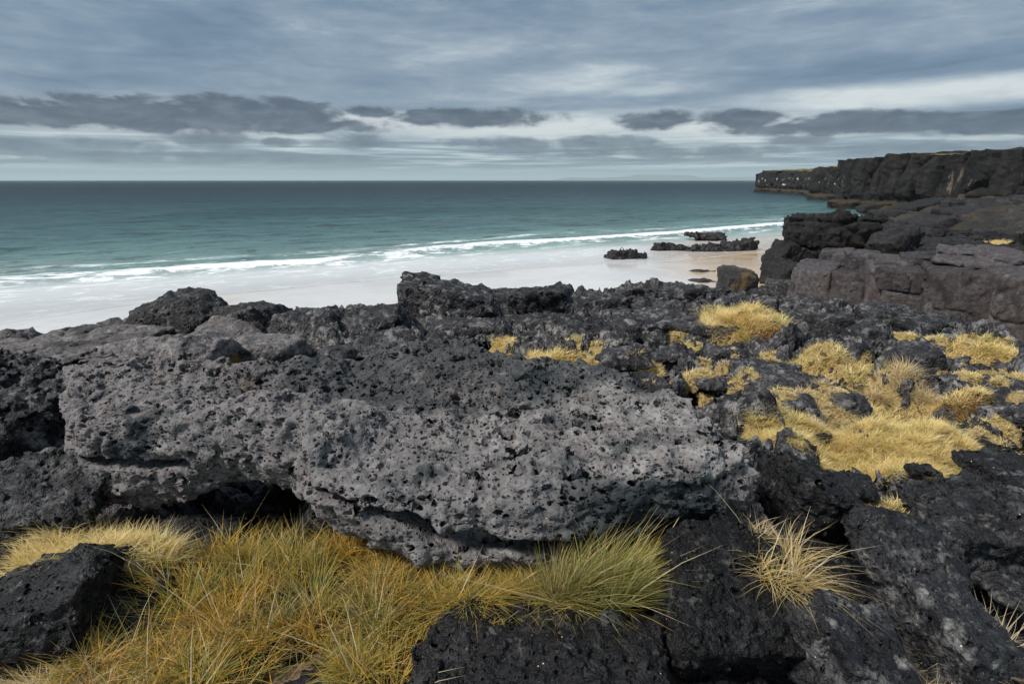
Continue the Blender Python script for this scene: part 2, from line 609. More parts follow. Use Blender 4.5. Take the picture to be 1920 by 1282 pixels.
M['searock'] = lava('wet_sea_rock', (0.022, 0.019, 0.019), (0.012, 0.011, 0.012), (0.040, 0.034, 0.032), pore=3.5, pore_depth=0.10,
                    pore_amt=0.5, dark_at=0.5, pale_at=0.66, grit=0.05, patch=0.9, rough=0.5)
M['redrock'] = lava('reddish_wet_rock', (0.040, 0.026, 0.025), (0.018, 0.013, 0.013), (0.06, 0.05, 0.045), pore=5, pore_depth=0.05,
                    pore_amt=0.4, grit=0.03, patch=1.2, rough=0.6)
M['lichenrock'] = lava('lichen_rock', (0.050, 0.048, 0.048), (0.025, 0.024, 0.026), (0.13, 0.12, 0.115), pore=6, pore_depth=0.04,
                       pore_amt=0.4, grit=0.02, patch=0.9, moss=(0.50, (0.14, 0.10, 0.045), 0.65))


def sand_material():
    m, n, o = material('pale_beach_sand')
    P = n.node('ShaderNodeNewGeometry').outputs['Position']
    a = n.noise(P, 0.12, 4, 0.55, 0.6)
    b = n.noise(P, 1.4, 5, 0.6)
    gold = n.sm(n.sep(P)[0], 6.0, 17.0)
    c = n.mix(n.sm(n.add(n.mul(a, 0.6), n.mul(gold, 0.45)), 0.32, 0.62), (0.72, 0.705, 0.69), (0.56, 0.40, 0.24))
    c = n.mix(n.sm(b, 0.3, 0.7, 0.0, 0.15), c, (0.46, 0.40, 0.33))
    wet = n.noise(P, 0.22, 4, 0.5, 0.8)
    r_ = n.sm(wet, 0.35, 0.65, 0.05, 0.20)
    bs = principled(n, c, r_, 0.5)
    bp = n.node('ShaderNodeBump')
    n.put(bp.inputs['Height'], n.noise(n.vm('MULTIPLY', P, (1.0, 2.2, 1.0)), 0.9, 4, 0.5))
    bp.inputs['Strength'].default_value = 0.12
    bp.inputs['Distance'].default_value = 0.03
    n.l.new(bp.outputs[0], bs.inputs['Normal'])
    n.l.new(bs.outputs[0], o.inputs['Surface'])
    return m


def sea_material():
    m, n, o = material('sea_water')
    P = n.node('ShaderNodeNewGeometry').outputs['Position']
    s = n.attr('shore')          # metres out from the waterline
    f = n.attr('breaker')        # metres seaward of the breaking crest
    al = n.attr('along')
    lace = n.attr('front')       # metres seaward of the wash front on the sand
    lc = n.xyz(n.mul(al, 0.5), s, 0.0)
    big = n.noise(n.xyz(n.mul(al, 0.010), n.mul(s, 0.022), 4.0), 1.0, 5, 0.6, 0.5)
    sw = n.add(s, n.mul(n.sub(big, 0.5), 70.0))
    water = n.ramp(n.sm(sw, 0.0, 330.0, kind='LINEAR'), [
        (0.0, (0.310, 0.440, 0.405)), (0.03, (0.190, 0.315, 0.298)), (0.08, (0.090, 0.182, 0.184)), (0.22, (0.032, 0.080, 0.092)),
        (0.55, (0.013, 0.036, 0.050)), (1.0, (0.010, 0.026, 0.039))])
    patchy = n.noise(n.xyz(n.mul(al, 0.035), n.mul(s, 0.11), 1.0), 1.0, 6, 0.62, 0.7)
    water = n.mix(n.sm(patchy, 0.35, 0.68, 0.0, 0.5), water, n.vm('SCALE', water, scale=0.5))
    chop_shade = n.noise(n.xyz(n.mul(al, 0.17), n.mul(s, 0.36), 6.0), 1.0, 6, 0.72, 0.3)
    chop_shade2 = n.noise(n.xyz(n.mul(al, 0.035), n.mul(s, 0.075), 16.0), 1.0, 6, 0.7, 0.3)
    cm = n.add(n.mul(chop_shade, n.sub(1.0, n.sm(s, 60.0, 300.0, 0.0, 0.6))), n.mul(chop_shade2, n.sm(s, 60.0, 300.0, 0.0, 0.6)))
    water = n.mix(n.mul(n.sm(cm, 0.50, 0.64), n.sm(s, 3.0, 10.0, 0.0, 0.85)), water, n.vm('SCALE', water, scale=0.34))  # shading of wave troughs painted into the water colour as dark streaks
    water = n.mix(n.mul(n.sm(cm, 0.47, 0.34), n.sm(s, 3.0, 10.0, 0.0, 0.5)), water, n.vm('ADD', n.vm('SCALE', water, scale=1.35), (0.012, 0.016, 0.018)))  # sky-lit wave facets, likewise painted in as paler streaks
    # waves
    w1 = n.noise(n.xyz(n.mul(al, 0.20), n.mul(s, 0.42), 0.0), 1.0, 5, 0.62, 0.4)
    w2 = n.noise(n.xyz(n.mul(al, 0.9), n.mul(s, 2.4), 3.0), 1.0, 4, 0.6, 0.3)
    far = n.sm(s, 20.0, 260.0)
    w3 = n.noise(n.xyz(n.mul(al, 0.045), n.mul(s, 0.16), 9.0), 1.0, 6, 0.65, 0.3)
    hgt = n.add(n.add(n.mul(w1, 0.9), n.mul(w2, 0.16)), n.mul(n.mul(w3, far), 2.4))
    hgt = n.mul(hgt, n.sm(s, -4.0, 8.0, 0.08, 1.0))
    bp = n.node('ShaderNodeBump')
    bp.inputs['Strength'].default_value = 0.9
    bp.inputs['Distance'].default_value = 1.0
    n.put(bp.inputs['Height'], hgt)
    # foam on the breaking crest, lace behind it, thin lines on the wash
    fn = n.noise(n.xyz(n.mul(al, 0.55), n.mul(s, 0.95), 0.0), 1.0, 7, 0.68, 0.8)
    fl = n.noise(n.xyz(n.mul(al, 0.030), 0.0, 2.0), 1.0, 3, 0.5)
    core = n.mul(n.sm(f, -0.8, 0.0), n.sm(f, 3.4, 0.5))
    tail = n.mul(n.sm(f, -5.5, -0.8), n.sm(f, 8.5, 1.0))
    fn2 = n.noise(n.xyz(n.mul(al, 0.30), n.mul(s, 1.1), 7.0), 1.0, 6, 0.62, 1.2)
    pw = n.attr('power')
    foam = n.add(n.mul(core, n.mul(pw, n.sm(fl, 0.3, 0.65, 0.6, 1.2))), n.mul(tail, n.sub(0.46, n.mul(pw, 0.20))))
    foam = n.add(foam, n.add(n.mul(n.sub(fn, 0.5), 1.5), n.mul(n.sub(fn2, 0.5), 1.5)))
    foam = n.mul(n.sm(foam, 0.34, 0.60), n.sm(tail, 0.0, 0.15))
    f2 = n.add(f, n.mul(n.sub(n.noise(n.xyz(n.mul(al, 0.05), 0.0, 31.0), 1.0, 4, 0.6), 0.5), 9.0))
    ln2 = n.mul(n.mul(n.sm(f2, 5.6, 6.4), n.sm(f2, 8.0, 6.6)), n.sm(n.noise(n.xyz(n.mul(al, 0.045), 0.0, 12.0), 1.0, 4, 0.6), 0.42, 0.56))
    ln3 = n.mul(n.mul(n.sm(f2, -4.4, -3.7), n.sm(f2, -2.2, -3.4)), n.sm(n.noise(n.xyz(n.mul(al, 0.06), 0.0, 44.0), 1.0, 4, 0.6), 0.42, 0.56))
    foam = n.m('MAXIMUM', foam, n.mul(n.m('MAXIMUM', ln2, ln3), n.sm(n.add(fn, n.mul(fn2, 0.6)), 0.70, 0.92)))
    vd, _ = n.vor(n.vm('ADD', lc, n.vm('SCALE', n.noise(lc, 0.9, 4, 0.6, col=True), scale=1.6)), 0.75, 'DISTANCE_TO_EDGE')
    net = n.mul(n.sm(vd, 0.10, 0.01), n.mul(n.sm(s, 5.0, -1.5), n.sm(fn, 0.42, 0.62)))
    edge = n.mul(n.mul(n.sm(lace, -0.05, 0.12), n.sm(lace, 0.8, 0.1)), n.sm(fn, 0.36, 0.56))
    foam = n.m('MAXIMUM', foam, n.m('MAXIMUM', n.mul(net, 0.65), n.mul(edge, 0.6)))
    # milky wash: water full of air and fine pale sand
    milky = n.sm(n.add(s, n.mul(n.sub(fn, 0.5), 5.0)), 4.5, -1.5)
    col = n.mix(milky, water, (0.70, 0.72, 0.73))
    col = n.mix(foam, col, (0.82, 0.84, 0.85))
    rg = n.m('MAXIMUM', n.mul(foam, 0.7), n.sm(s, 0.0, 120.0, 0.12, 0.26))
    far2 = n.m('DIVIDE', n.m('MAXIMUM', s, 0.0), n.add(n.m('MAXIMUM', s, 0.0), 110.0))
    bs = n.node('ShaderNodeBsdfDiffuse')
    n.put(bs.inputs['Color'], col)
    gl = n.node('ShaderNodeBsdfGlossy')
    n.put(gl.inputs['Roughness'], n.add(n.m('MULTIPLY', far2, 0.15), 0.12))
    n.l.new(bp.outputs[0], gl.inputs['Normal'])
    n.l.new(bp.outputs[0], bs.inputs['Normal'])
    gm = n.node('ShaderNodeMixShader')
    n.put(gm.inputs[0], n.mul(n.sub(0.34, n.mul(far2, 0.28)), n.sub(1.0, n.mul(foam, 0.9))))
    n.l.new(bs.outputs[0], gm.inputs[1])
    n.l.new(gl.outputs[0], gm.inputs[2])
    tr = n.node('ShaderNodeBsdfTransparent')
    mx = n.node('ShaderNodeMixShader')
    thin = n.sm(n.add(s, n.mul(n.sub(big, 0.5), 9.0)), -15.0, -2.0, 0.30, 0.95)
    gold = n.sm(n.add(n.sep(P)[0], n.mul(n.sub(fn, 0.5), 16.0)), 9.0, 17.0, 1.0, 0.5)
    thin = n.m('MAXIMUM', n.mul(thin, n.m('MAXIMUM', gold, n.sm(s, -3.0, 3.0))), foam)
    thin = n.mul(thin, n.sm(lace, -0.02, 0.03))
    n.put(mx.inputs[0], thin)
    n.l.new(tr.outputs[0], mx.inputs[1])
    n.l.new(gm.outputs[0], mx.inputs[2])
    n.l.new(mx.outputs[0], o.inputs['Surface'])
    return m


M['sand'] = sand_material()
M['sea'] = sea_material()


def plain(name, ca, cb, sc, rough=0.9, bump=0.02, sc2=None, cc=None):
    m, n, o = material(name)
    P = n.node('ShaderNodeNewGeometry').outputs['Position']
    a = n.noise(P, sc, 6, 0.65, 0.3)
    c = n.mix(n.sm(a, 0.32, 0.68), ca, cb)
    if cc:
        c = n.mix(n.sm(n.noise(P, sc2, 5, 0.65), 0.50, 0.62), c, cc)
    bs = principled(n, c, rough, 0.2)
    bp = n.node('ShaderNodeBump')
    bp.inputs['Distance'].default_value = bump
    n.put(bp.inputs['Height'], n.noise(P, sc * 2.5, 6, 0.7))
    n.l.new(bp.outputs[0], bs.inputs['Normal'])
    n.l.new(bs.outputs[0], o.inputs['Surface'])
    return m


M['grit'] = plain('coarse_shell_sand', (0.13, 0.088, 0.050), (0.34, 0.245, 0.150), 130, bump=0.006, sc2=9.0, cc=(0.075, 0.052, 0.034))
M['hill'] = plain('far_hill', (0.06, 0.07, 0.06), (0.10, 0.10, 0.09), 0.002)
M['thatch'] = plain('dead_grass_thatch', (0.30, 0.215, 0.090), (0.56, 0.430, 0.200), 60, bump=0.02, sc2=14.0, cc=(0.12, 0.075, 0.03))
M['humus'] = plain('dark_grass_humus', (0.035, 0.024, 0.012), (0.12, 0.080, 0.036), 70, bump=0.02, sc2=14.0, cc=(0.02, 0.014, 0.008))
M['peat'] = plain('brown_root_mat', (0.13, 0.068, 0.022), (0.27, 0.155, 0.055), 50, bump=0.02, sc2=12.0, cc=(0.06, 0.034, 0.015))


def grass_material(name, stops, tipcol, tipamt=0.35):
    m, n, o = material(name)
    t = n.attr('tint')
    hh = n.attr('rise')
    c = n.ramp(t, stops, 'LINEAR')
    c = n.mix(n.mul(n.sm(hh, 0.55, 1.0), tipamt), c, tipcol)
    d = principled(n, c, 0.6, 0.25)
    tr = n.node('ShaderNodeBsdfTranslucent')
    n.put(tr.inputs[0], c)
    mx = n.node('ShaderNodeMixShader')
    mx.inputs[0].default_value = 0.42
    n.l.new(d.outputs[0], mx.inputs[1])
    n.l.new(tr.outputs[0], mx.inputs[2])
    n.l.new(mx.outputs[0], o.inputs['Surface'])
    return m


M['gold'] = grass_material('golden_grass', [(0.0, (0.45, 0.33, 0.14)), (0.22, (0.78, 0.62, 0.29)), (0.45, (0.86, 0.69, 0.31)),
                                            (0.68, (0.90, 0.78, 0.48)), (0.80, (0.60, 0.56, 0.20)), (0.92, (0.42, 0.45, 0.12)), (1.0, (0.85, 0.60, 0.16))], (0.86, 0.66, 0.28))
M['amber'] = grass_material('amber_green_grass', [(0.0, (0.085, 0.055, 0.028)), (0.16, (0.27, 0.185, 0.095)), (0.32, (0.58, 0.36, 0.080)),
                                                  (0.44, (0.74, 0.47, 0.090)), (0.54, (0.36, 0.33, 0.085)), (0.74, (0.17, 0.225, 0.060)), (0.84, (0.46, 0.36, 0.19)), (1.0, (0.72, 0.60, 0.38))],
                            (0.76, 0.47, 0.07))
M['straw'] = grass_material('straw_grass', [(0.0, (0.40, 0.31, 0.19)), (0.3, (0.64, 0.52, 0.33)), (0.6, (0.76, 0.64, 0.42)), (0.8, (0.62, 0.46, 0.15)), (1.0, (0.28, 0.31, 0.085))],
                            (0.74, 0.56, 0.27))
M['green'] = grass_material('green_amber_grass', [(0.0, (0.50, 0.40, 0.22)), (0.22, (0.66, 0.54, 0.30)), (0.45, (0.24, 0.29, 0.075)), (0.68, (0.17, 0.24, 0.075)),
                                                  (0.85, (0.60, 0.40, 0.08)), (1.0, (0.72, 0.50, 0.12))], (0.66, 0.43, 0.10), 0.5)
M['strawgreen'] = grass_material('straw_and_green_grass', [(0.0, (0.30, 0.215, 0.10)), (0.3, (0.58, 0.45, 0.23)), (0.6, (0.66, 0.52, 0.27)), (0.75, (0.52, 0.38, 0.12)), (1.0, (0.22, 0.25, 0.07))], (0.62, 0.48, 0.22))
M['rust'] = grass_material('rust_moss', [(0.0, (0.26, 0.11, 0.03)), (1.0, (0.46, 0.22, 0.05))], (0.42, 0.2, 0.05))

# ------------------------------------------------------------------ sea and beach
SH0 = np.array([-29.0, 31.7]); SHT = np.array([0.873, 0.487]); SHN = np.array([-0.487, 0.873])


def to_shore(x, y):
    dx, dy = x - SH0[0], y - SH0[1]
    return dx * SHT[0] + dy * SHT[1], dx * SHN[0] + dy * SHN[1]


def pix_shore(pts):
    q = np.array([at_z(u, v, 0.0)[:2] for u, v in pts])
    a, s = to_shore(q[:, 0], q[:, 1])
    k_ = np.argsort(a)
    return a[k_], s[k_]


BRK = pix_shore([(-200, 543), (0, 532), (200, 519), (400, 506), (560, 496), (660, 487), (760, 478), (930, 461), (1100, 451), (1300, 437), (1490, 420)])
FRT = pix_shore([(-200, 650), (0, 625), (150, 600), (330, 568), (520, 553), (680, 537), (800, 524), (960, 513), (1120, 505), (1250, 500), (1450, 480)])


def pix_along(pts):
    q = np.array([[to_shore(*at_z(u, v, 0.0)[:2])[0], p] for u, v, p in pts])
    q = q[np.argsort(q[:, 0])]
    return q[:, 0], q[:, 1]


PWR = pix_along([(-200, 543, .05), (0, 532, .10), (200, 519, .15), (330, 510, .30), (450, 502, .70), (580, 495, .55), (660, 487, .0), (770, 478, .10), (880, 466, .5), (1000, 456, .75),
                 (1300, 437, .85), (1490, 420, .9)])


def beach_z(s, a):
    return np.clip(-0.030 * s, -2.5, 1.6)


def wave_z(a, s):
    P = np.stack([a * 0.05, s * 0.16, 0 * a], 1)
    sb = np.interp(a, *BRK)
    q = s - sb + 1.3 * fbm(np.stack([a * 0.12, 0 * a, 0 * a + 5], 1), 4)
    amp = 0.75 + 0.5 * fbm(np.stack([a * 0.045, 0 * a, 0 * a + 9], 1), 3)
    crest = np.where(q < 0, np.exp(-(q / 0.7) ** 2), np.exp(-(q / 2.6) ** 2)) * 0.42 * amp
    q2 = s - sb - 9 - 2.5 * fbm(np.stack([a * 0.03, 0 * a, 0 * a + 3], 1), 2)
    crest2 = np.where(q2 < 0, np.exp(-(q2 / 1.6) ** 2), np.exp(-(q2 / 4.0) ** 2)) * 0.26 * np.clip(0.5 + 1.6 * perlin(np.stack([a * 0.035, 0 * a, 0 * a + 1], 1)), 0, 1)
    ruf = fbm(np.stack([a * 0.35, s * 0.8, 0 * a], 1), 3) * 0.10 * np.exp(-((s - sb) / 4.5) ** 2)
    swell = fbm(P, 4) * 0.34 * sstep(s, sb + 2, sb + 26) + fbm(P * 2.7, 3, seed=5) * 0.16 * sstep(s, sb + 1, sb + 12)
    return crest + crest2 + ruf + swell, sb


def geo(a, b, n):
    return np.geomspace(a, b, n)


av = np.concatenate([-geo(19000, 130, 26), np.arange(-128, -20, 2.0), np.arange(-20, 150, 0.7), np.arange(150, 330, 2.5), geo(332, 19000, 26)])
sv = np.concatenate([np.arange(-24, 16, 0.16), np.arange(16, 60, 0.5), np.arange(60, 160, 1.3), geo(161, 19000, 60)])
A, S = np.meshgrid(av, sv, indexing='ij')
a_, s_ = A.ravel(), S.ravel()
wz, sb = wave_z(a_, s_)
wz = wz * sstep(s_, -3, 3.5) * (1 - sstep(s_, 500, 3000))
front = s_ - np.interp(a_, *FRT) + 0.8 * fbm(np.stack([a_ * 0.10, 0 * a_, 0 * a_ + 2], 1), 4)
zz = np.maximum(wz, beach_z(s_, a_) + 0.02)
V = np.stack([SH0[0] + a_ * SHT[0] + s_ * SHN[0], SH0[1] + a_ * SHT[1] + s_ * SHN[1], zz], 1)
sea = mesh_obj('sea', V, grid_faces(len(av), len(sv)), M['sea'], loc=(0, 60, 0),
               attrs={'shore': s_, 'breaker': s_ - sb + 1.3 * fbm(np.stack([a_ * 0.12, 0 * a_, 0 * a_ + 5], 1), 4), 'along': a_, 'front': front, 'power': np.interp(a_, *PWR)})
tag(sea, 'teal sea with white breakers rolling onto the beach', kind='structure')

bx = np.arange(-90, 140, 1.6); by = np.arange(4, 190, 1.2)
X, Y = np.meshgrid(bx, by, indexing='ij')
a_, s_ = to_shore(X.ravel(), Y.ravel())
bz = beach_z(s_, a_) + 0.03 * fbm(np.stack([X.ravel() * 0.15, Y.ravel() * 0.15, 0 * s_], 1), 3) * sstep(-s_, 14, 22)
beach = mesh_obj('beach', np.stack([X.ravel(), Y.ravel(), bz], 1), grid_faces(len(bx), len(by)), M['sand'], loc=(0, 25, 0))
tag(beach, 'pale wet sand beach below the lava', kind='structure')

# ------------------------------------------------------------------ lava platform
CTRL = [(0, 1282, 1.75), (480, 1282, 1.70), (960, 1282, 1.72), (1920, 1282, 1.78), (100, 1200, 1.74), (500, 1100, 1.62), (900, 1120, 1.58),
        (1300, 1150, 1.66), (1700, 1100, 1.70), (300, 1000, 1.60), (1400, 950, 1.62), (1650, 860, 1.62), (1850, 800, 1.72), (1500, 780, 1.68),
        (0, 860, 1.62), (0, 700, 1.55), (60, 640, 1.78), (300, 630, 1.85), (600, 640, 1.95), (800, 620, 2.05), (1000, 640, 1.90), (1250, 640, 1.90),
        (1250, 700, 1.78), (1600, 680, 1.82), (1850, 670, 1.88), (1500, 600, 2.12), (1700, 620, 2.05), (1900, 640, 2.02), (1100, 580, 2.15), (1350, 570, 2.2)]
CX = np.array([[*at_z(u, v, CAM_Z - dr)[:2], dr] for u, v, dr in CTRL] + [[-1, 2.7, 1.62], [0, 2.7, 1.62], [0.8, 2.5, 1.62], [0, 4, 1.7], [-1.5, 4, 1.7], [0.8, 3.6, 1.7]])
CREST = [(-300, 640), (0, 628), (130, 607), (265, 600), (530, 590), (760, 580), (930, 548), (1070, 548), (1150, 540), (1350, 552), (1500, 572), (1700, 604), (1920, 646), (2300, 710)]
CR = np.array([at_z(u, v, CAM_Z - 2.2)[:2] for u, v in CREST])
CR_A = np.arctan2(CR[:, 0], CR[:, 1]); CR_R = np.hypot(CR[:, 0], CR[:, 1])


def drop_at(x, y):
    w_s = np.zeros(len(x)); v_s = np.zeros(len(x))
    for cx_, cy_, dr in CX:
        sig = 0.25 + 0.16 * math.hypot(cx_, cy_)
        w = np.exp(-((x - cx_) ** 2 + (y - cy_) ** 2) / (2 * sig * sig)) + 1e-6 / (0.2 + (x - cx_) ** 2 + (y - cy_) ** 2)
        w_s += w; v_s += w * dr
    return v_s / w_s


def platform(x, y):
    r_ = np.hypot(x, y); ph = np.arctan2(x, y)
    rc = np.interp(ph, CR_A, CR_R)
    P = np.stack([x, y, 0 * x], 1)
    rc = rc + 0.7 * fbm(P * 0.6, 3, seed=3)
    z = CAM_Z - drop_at(x, y) - 0.10 - 0.42 * sstep(-x, 2.2, 5.5) - 0.12 * sstep(x, 3.5, 6.0)
    near = sstep(r_, 2.4, 4.0) * (1 - 0.45 * sstep(-x, 1.2, 4.0))                      # the nearest ground is grit between boulders
    wx = x + 0.35 * fbm(P * 0.9, 3, seed=11); wy = y + 0.35 * fbm(P * 0.9 + 40, 3, seed=12)
    f1, f2, rid, ox, oy = worley2(wx * 0.55, wy * 0.75, 1)
    z = z + near * ((RV[rid, 2] - 0.5) * 0.34 + (RV[rid, 3] - 0.5) * 0.5 * ox + (RV[rid, 4] - 0.5) * 0.5 * oy)
    z = z - near * 0.26 * sstep(0.16 - (f2 - f1), 0.0, 0.16)
    f1, f2, rid, ox, oy = worley2(wx * 1.7 + 9, wy * 2.1 + 5, 2)
    z = z + near * ((RV[rid, 2] - 0.5) * 0.26 + (RV[rid, 3] - 0.5) * 0.42 * ox + (RV[rid, 4] - 0.5) * 0.42 * oy)
    z = z - near * 0.12 * sstep(0.20 - (f2 - f1), 0.0, 0.2)
    f1, f2, rid, ox, oy = worley2(wx * 4.6 + 3, wy * 5.2 + 1, 3)
    z = z + near * ((RV[rid, 2] - 0.5) * 0.11 + (RV[rid, 3] - 0.5) * 0.20 * ox + (RV[rid, 4] - 0.5) * 0.20 * oy)
    z = z - near * 0.05 * sstep(0.22 - (f2 - f1), 0.0, 0.22)
    z = z + near * 0.12 * fbm(P * 1.3, 4, seed=20) + (0.25 + 0.75 * near) * 0.07 * ridged(P * 3.1, 4, seed=30)
    z = z - 0.28 * np.exp(-((y - 3.75) / 0.38) ** 2) * sstep(x, -2.6, -2.0) * (1 - sstep(x, 0.9, 1.5))
    fall = np.clip((r_ - rc) / 3.2, 0, 1.6)
    z = z - 3.9 * fall ** 1.15 * (0.85 + 0.35 * fbm(P * 0.7, 3, seed=40))
    return np.maximum(z, -0.6), near


phi = np.linspace(R(-62), R(60), 640)
rr = np.concatenate([np.geomspace(0.75, 2.6, 60), np.geomspace(2.62, 13.5, 330), np.geomspace(13.6, 19.0, 40)])
PH, RR = np.meshgrid(phi, rr, indexing='ij')
x_, y_ = (RR * np.sin(PH)).ravel(), (RR * np.cos(PH)).ravel()
z_, near_ = platform(x_, y_)
P = np.stack([x_, y_, z_], 1)
lat = np.stack([fbm(P * 3.3, 4, seed=50), fbm(P * 3.3 + 17, 4, seed=60), 0.6 * fbm(P * 5.0 + 31, 4, seed=70)], 1)
lat2 = np.stack([fbm(P * 11, 3, seed=52), fbm(P * 11 + 17, 3, seed=62), fbm(P * 11 + 31, 3, seed=72)], 1)
P = P + near_[:, None] * (lat * 0.11 + lat2 * 0.05)
plat = mesh_obj('lava_platform', P, grid_faces(len(phi), len(rr)), M['field'], loc=(0, 5, 4), solid='ground')
tag(plat, 'broken dark lava shelf running to the edge above the beach', kind='structure')
print('platform', round(time.time() - T0, 1))

# grit-filled ground between the nearest boulders
gx_ = np.arange(-2.6, 2.8, 0.025); gy_ = np.arange(0.85, 2.75, 0.025)
X, Y = np.meshgrid(gx_, gy_, indexing='ij')
x_, y_ = X.ravel(), Y.ravel()
zg = CAM_Z - drop_at(x_, y_) + 0.05 + 0.035 * fbm(np.stack([x_ * 2.2, y_ * 2.2, 0 * x_], 1), 4, seed=4) + 0.006 * fbm(np.stack([x_ * 25, y_ * 25, 0 * x_], 1), 2, seed=4)
zg = zg - 0.35 * np.maximum(sstep(y_, 2.2, 2.45), sstep(x_, 0.75, 1.0))
grit = mesh_obj('gritty_ground', np.stack([x_, y_, zg], 1), grid_faces(len(gx_), len(gy_)), M['grit'], loc=(0, 1.8, 4.3), solid='ground')
tag(grit, 'brown gritty sand between the nearest boulders', kind='structure')


# ------------------------------------------------------------------ rocks by signed distance
def smax(a, b, k_):
    h = np.clip(0.5 - 0.5 * (b - a) / k_, 0, 1)
    return b + (a - b) * h + k_ * h * (1 - h)


def rot_z(a):
    c, s = math.cos(a), math.sin(a)
    return np.array([[c, -s, 0], [s, c, 0], [0, 0, 1]])


def rot_y(a):
    c, s = math.cos(a), math.sin(a)
    return np.array([[c, 0, s], [0, 1, 0], [-s, 0, c]])


def rot_x(a):
    c, s = math.cos(a), math.sin(a)
    return np.array([[1, 0, 0], [0, c, -s], [0, s, c]])


def poly_planes(half, n, g, boxy=0.25, jit=0.16):
    half = np.asarray(half, float)
    N, H = [], []
    for ax in range(3):
        for sg in (-1, 1):
            v = g.normal(size=3) * jit
            v[ax] = sg
            v /= np.linalg.norm(v)
            N.append(v); H.append(half[ax] * g.uniform(0.94, 1.0))
    for _ in range(n):
        v = g.normal(size=3) / half
        v /= np.linalg.norm(v)
        el_ = np.sqrt(((v * half) ** 2).sum()); bo = np.abs(v * half).sum()
        N.append(v); H.append(((1 - boxy) * el_ + boxy * bo) * g.uniform(0.90, 1.03))
    return np.array(N), np.array(H)


def rock_mesh(c, half, seed, h, n=9, rnd=0.10, lump=0.10, rough=0.05, tilt=(0, 0, 0), layers=0.0, boxy=0.25, cracks=0.0, jit=0.16, fine=0.03):
    """angular boulder: cut planes, lumps, ledges and cracks; returns world vertices and quads"""
    g = np.random.default_rng(seed)
    half = np.asarray(half, float)
    N, H = poly_planes(half, n, g, boxy, jit)
    Rm = rot_z(tilt[2]) @ rot_y(tilt[1]) @ rot_x(tilt[0])
    ext = np.abs(Rm) @ half * 1.18 + 3 * h
    ns = np.ceil(2 * ext / h).astype(int) + 1
    ax = [np.arange(k_) * h - e for k_, e in zip(ns, ext)]
    Q = np.stack(np.meshgrid(*ax, indexing='ij'), -1).reshape(-1, 3)
    q = Q @ Rm                                   # into the rock's own axes
    s = float(half.mean())
    d = None
    for nn, hh in zip(N, H):
        e = q @ nn - hh
        d = e if d is None else smax(d, e, rnd * s)
    band = np.abs(d) < (lump + rough) * s * 1.9 + 3 * h
    p = q[band] + seed * 1.37
    add = lump * s * 1.5 * fbm(p * (1.1 / s), 3, seed=seed % 50) + rough * s * 1.4 * (ridged(p * (3.4 / s), 4, seed=seed % 40) - 0.25) + fine * s * fbm(p * (9.0 / s), 3, seed=seed % 35)
    if layers:
        zz_ = q[band][:, 2] / s + 0.22 * fbm(p * (0.8 / s), 3, seed=9)
        f_ = np.abs((zz_ * layers * 0.5) % 1.0 - 0.5) * 2
        add = add + 0.09 * s * sstep(f_, 0.80, 1.0)
    if cracks:
        v_ = np.abs(perlin(p * (0.9 / s) + 3.3, seed % 30))
        add = add + cracks * s * sstep(-v_, -0.07, 0.0)
    d[band] += add
    V, F = surface_nets(d.reshape(ns), -ext, h)
    return V + np.asarray(c), F


def pix_box(u0, u1, v0, v1, t, depth):
    """centre and half sizes of a thing that fills this part of the view t metres down the ray, depth metres front to back"""
    c = at_t(0.5 * (u0 + u1), 0.5 * (v0 + v1), t)
    al = -math.asin(ray(0.5 * (u0 + u1), 0.5 * (v0 + v1))[2] / np.linalg.norm(ray(0.5 * (u0 + u1), 0.5 * (v0 + v1))))
    hw = 0.5 * (u1 - u0) / FPX * t
    hh = 0.5 * (v1 - v0) / FPX * t
    hz = max((hh - 0.5 * depth * math.sin(al)) / math.cos(al), 0.35 * hh)
    return c, np.array([hw, depth * 0.5, hz])


def rock(name, box, mat, label, seed, h, category='rock', group=None, parent=None, sub=0, sink=0.0, solid='ground', grow=1.06, **kw):
    c, half = pix_box(*box)
    c = c - np.array([0, 0, sink * half[2] * 0.5])
    half = half * np.array([grow, 1.0, grow + sink * 0.5])
    V, F = rock_mesh(c, half, seed, h, **kw)
    o = mesh_obj(name, V, F, M[mat], parent=parent, solid=solid)
    if sub:
        md = o.modifiers.new('smooth', 'SUBSURF'); md.levels = 0; md.render_levels = sub
        TRIS[0] += len(F) * 2 * (4 ** sub - 1)
    if label:
        tag(o, label, category if parent is None else None, group)
    return o


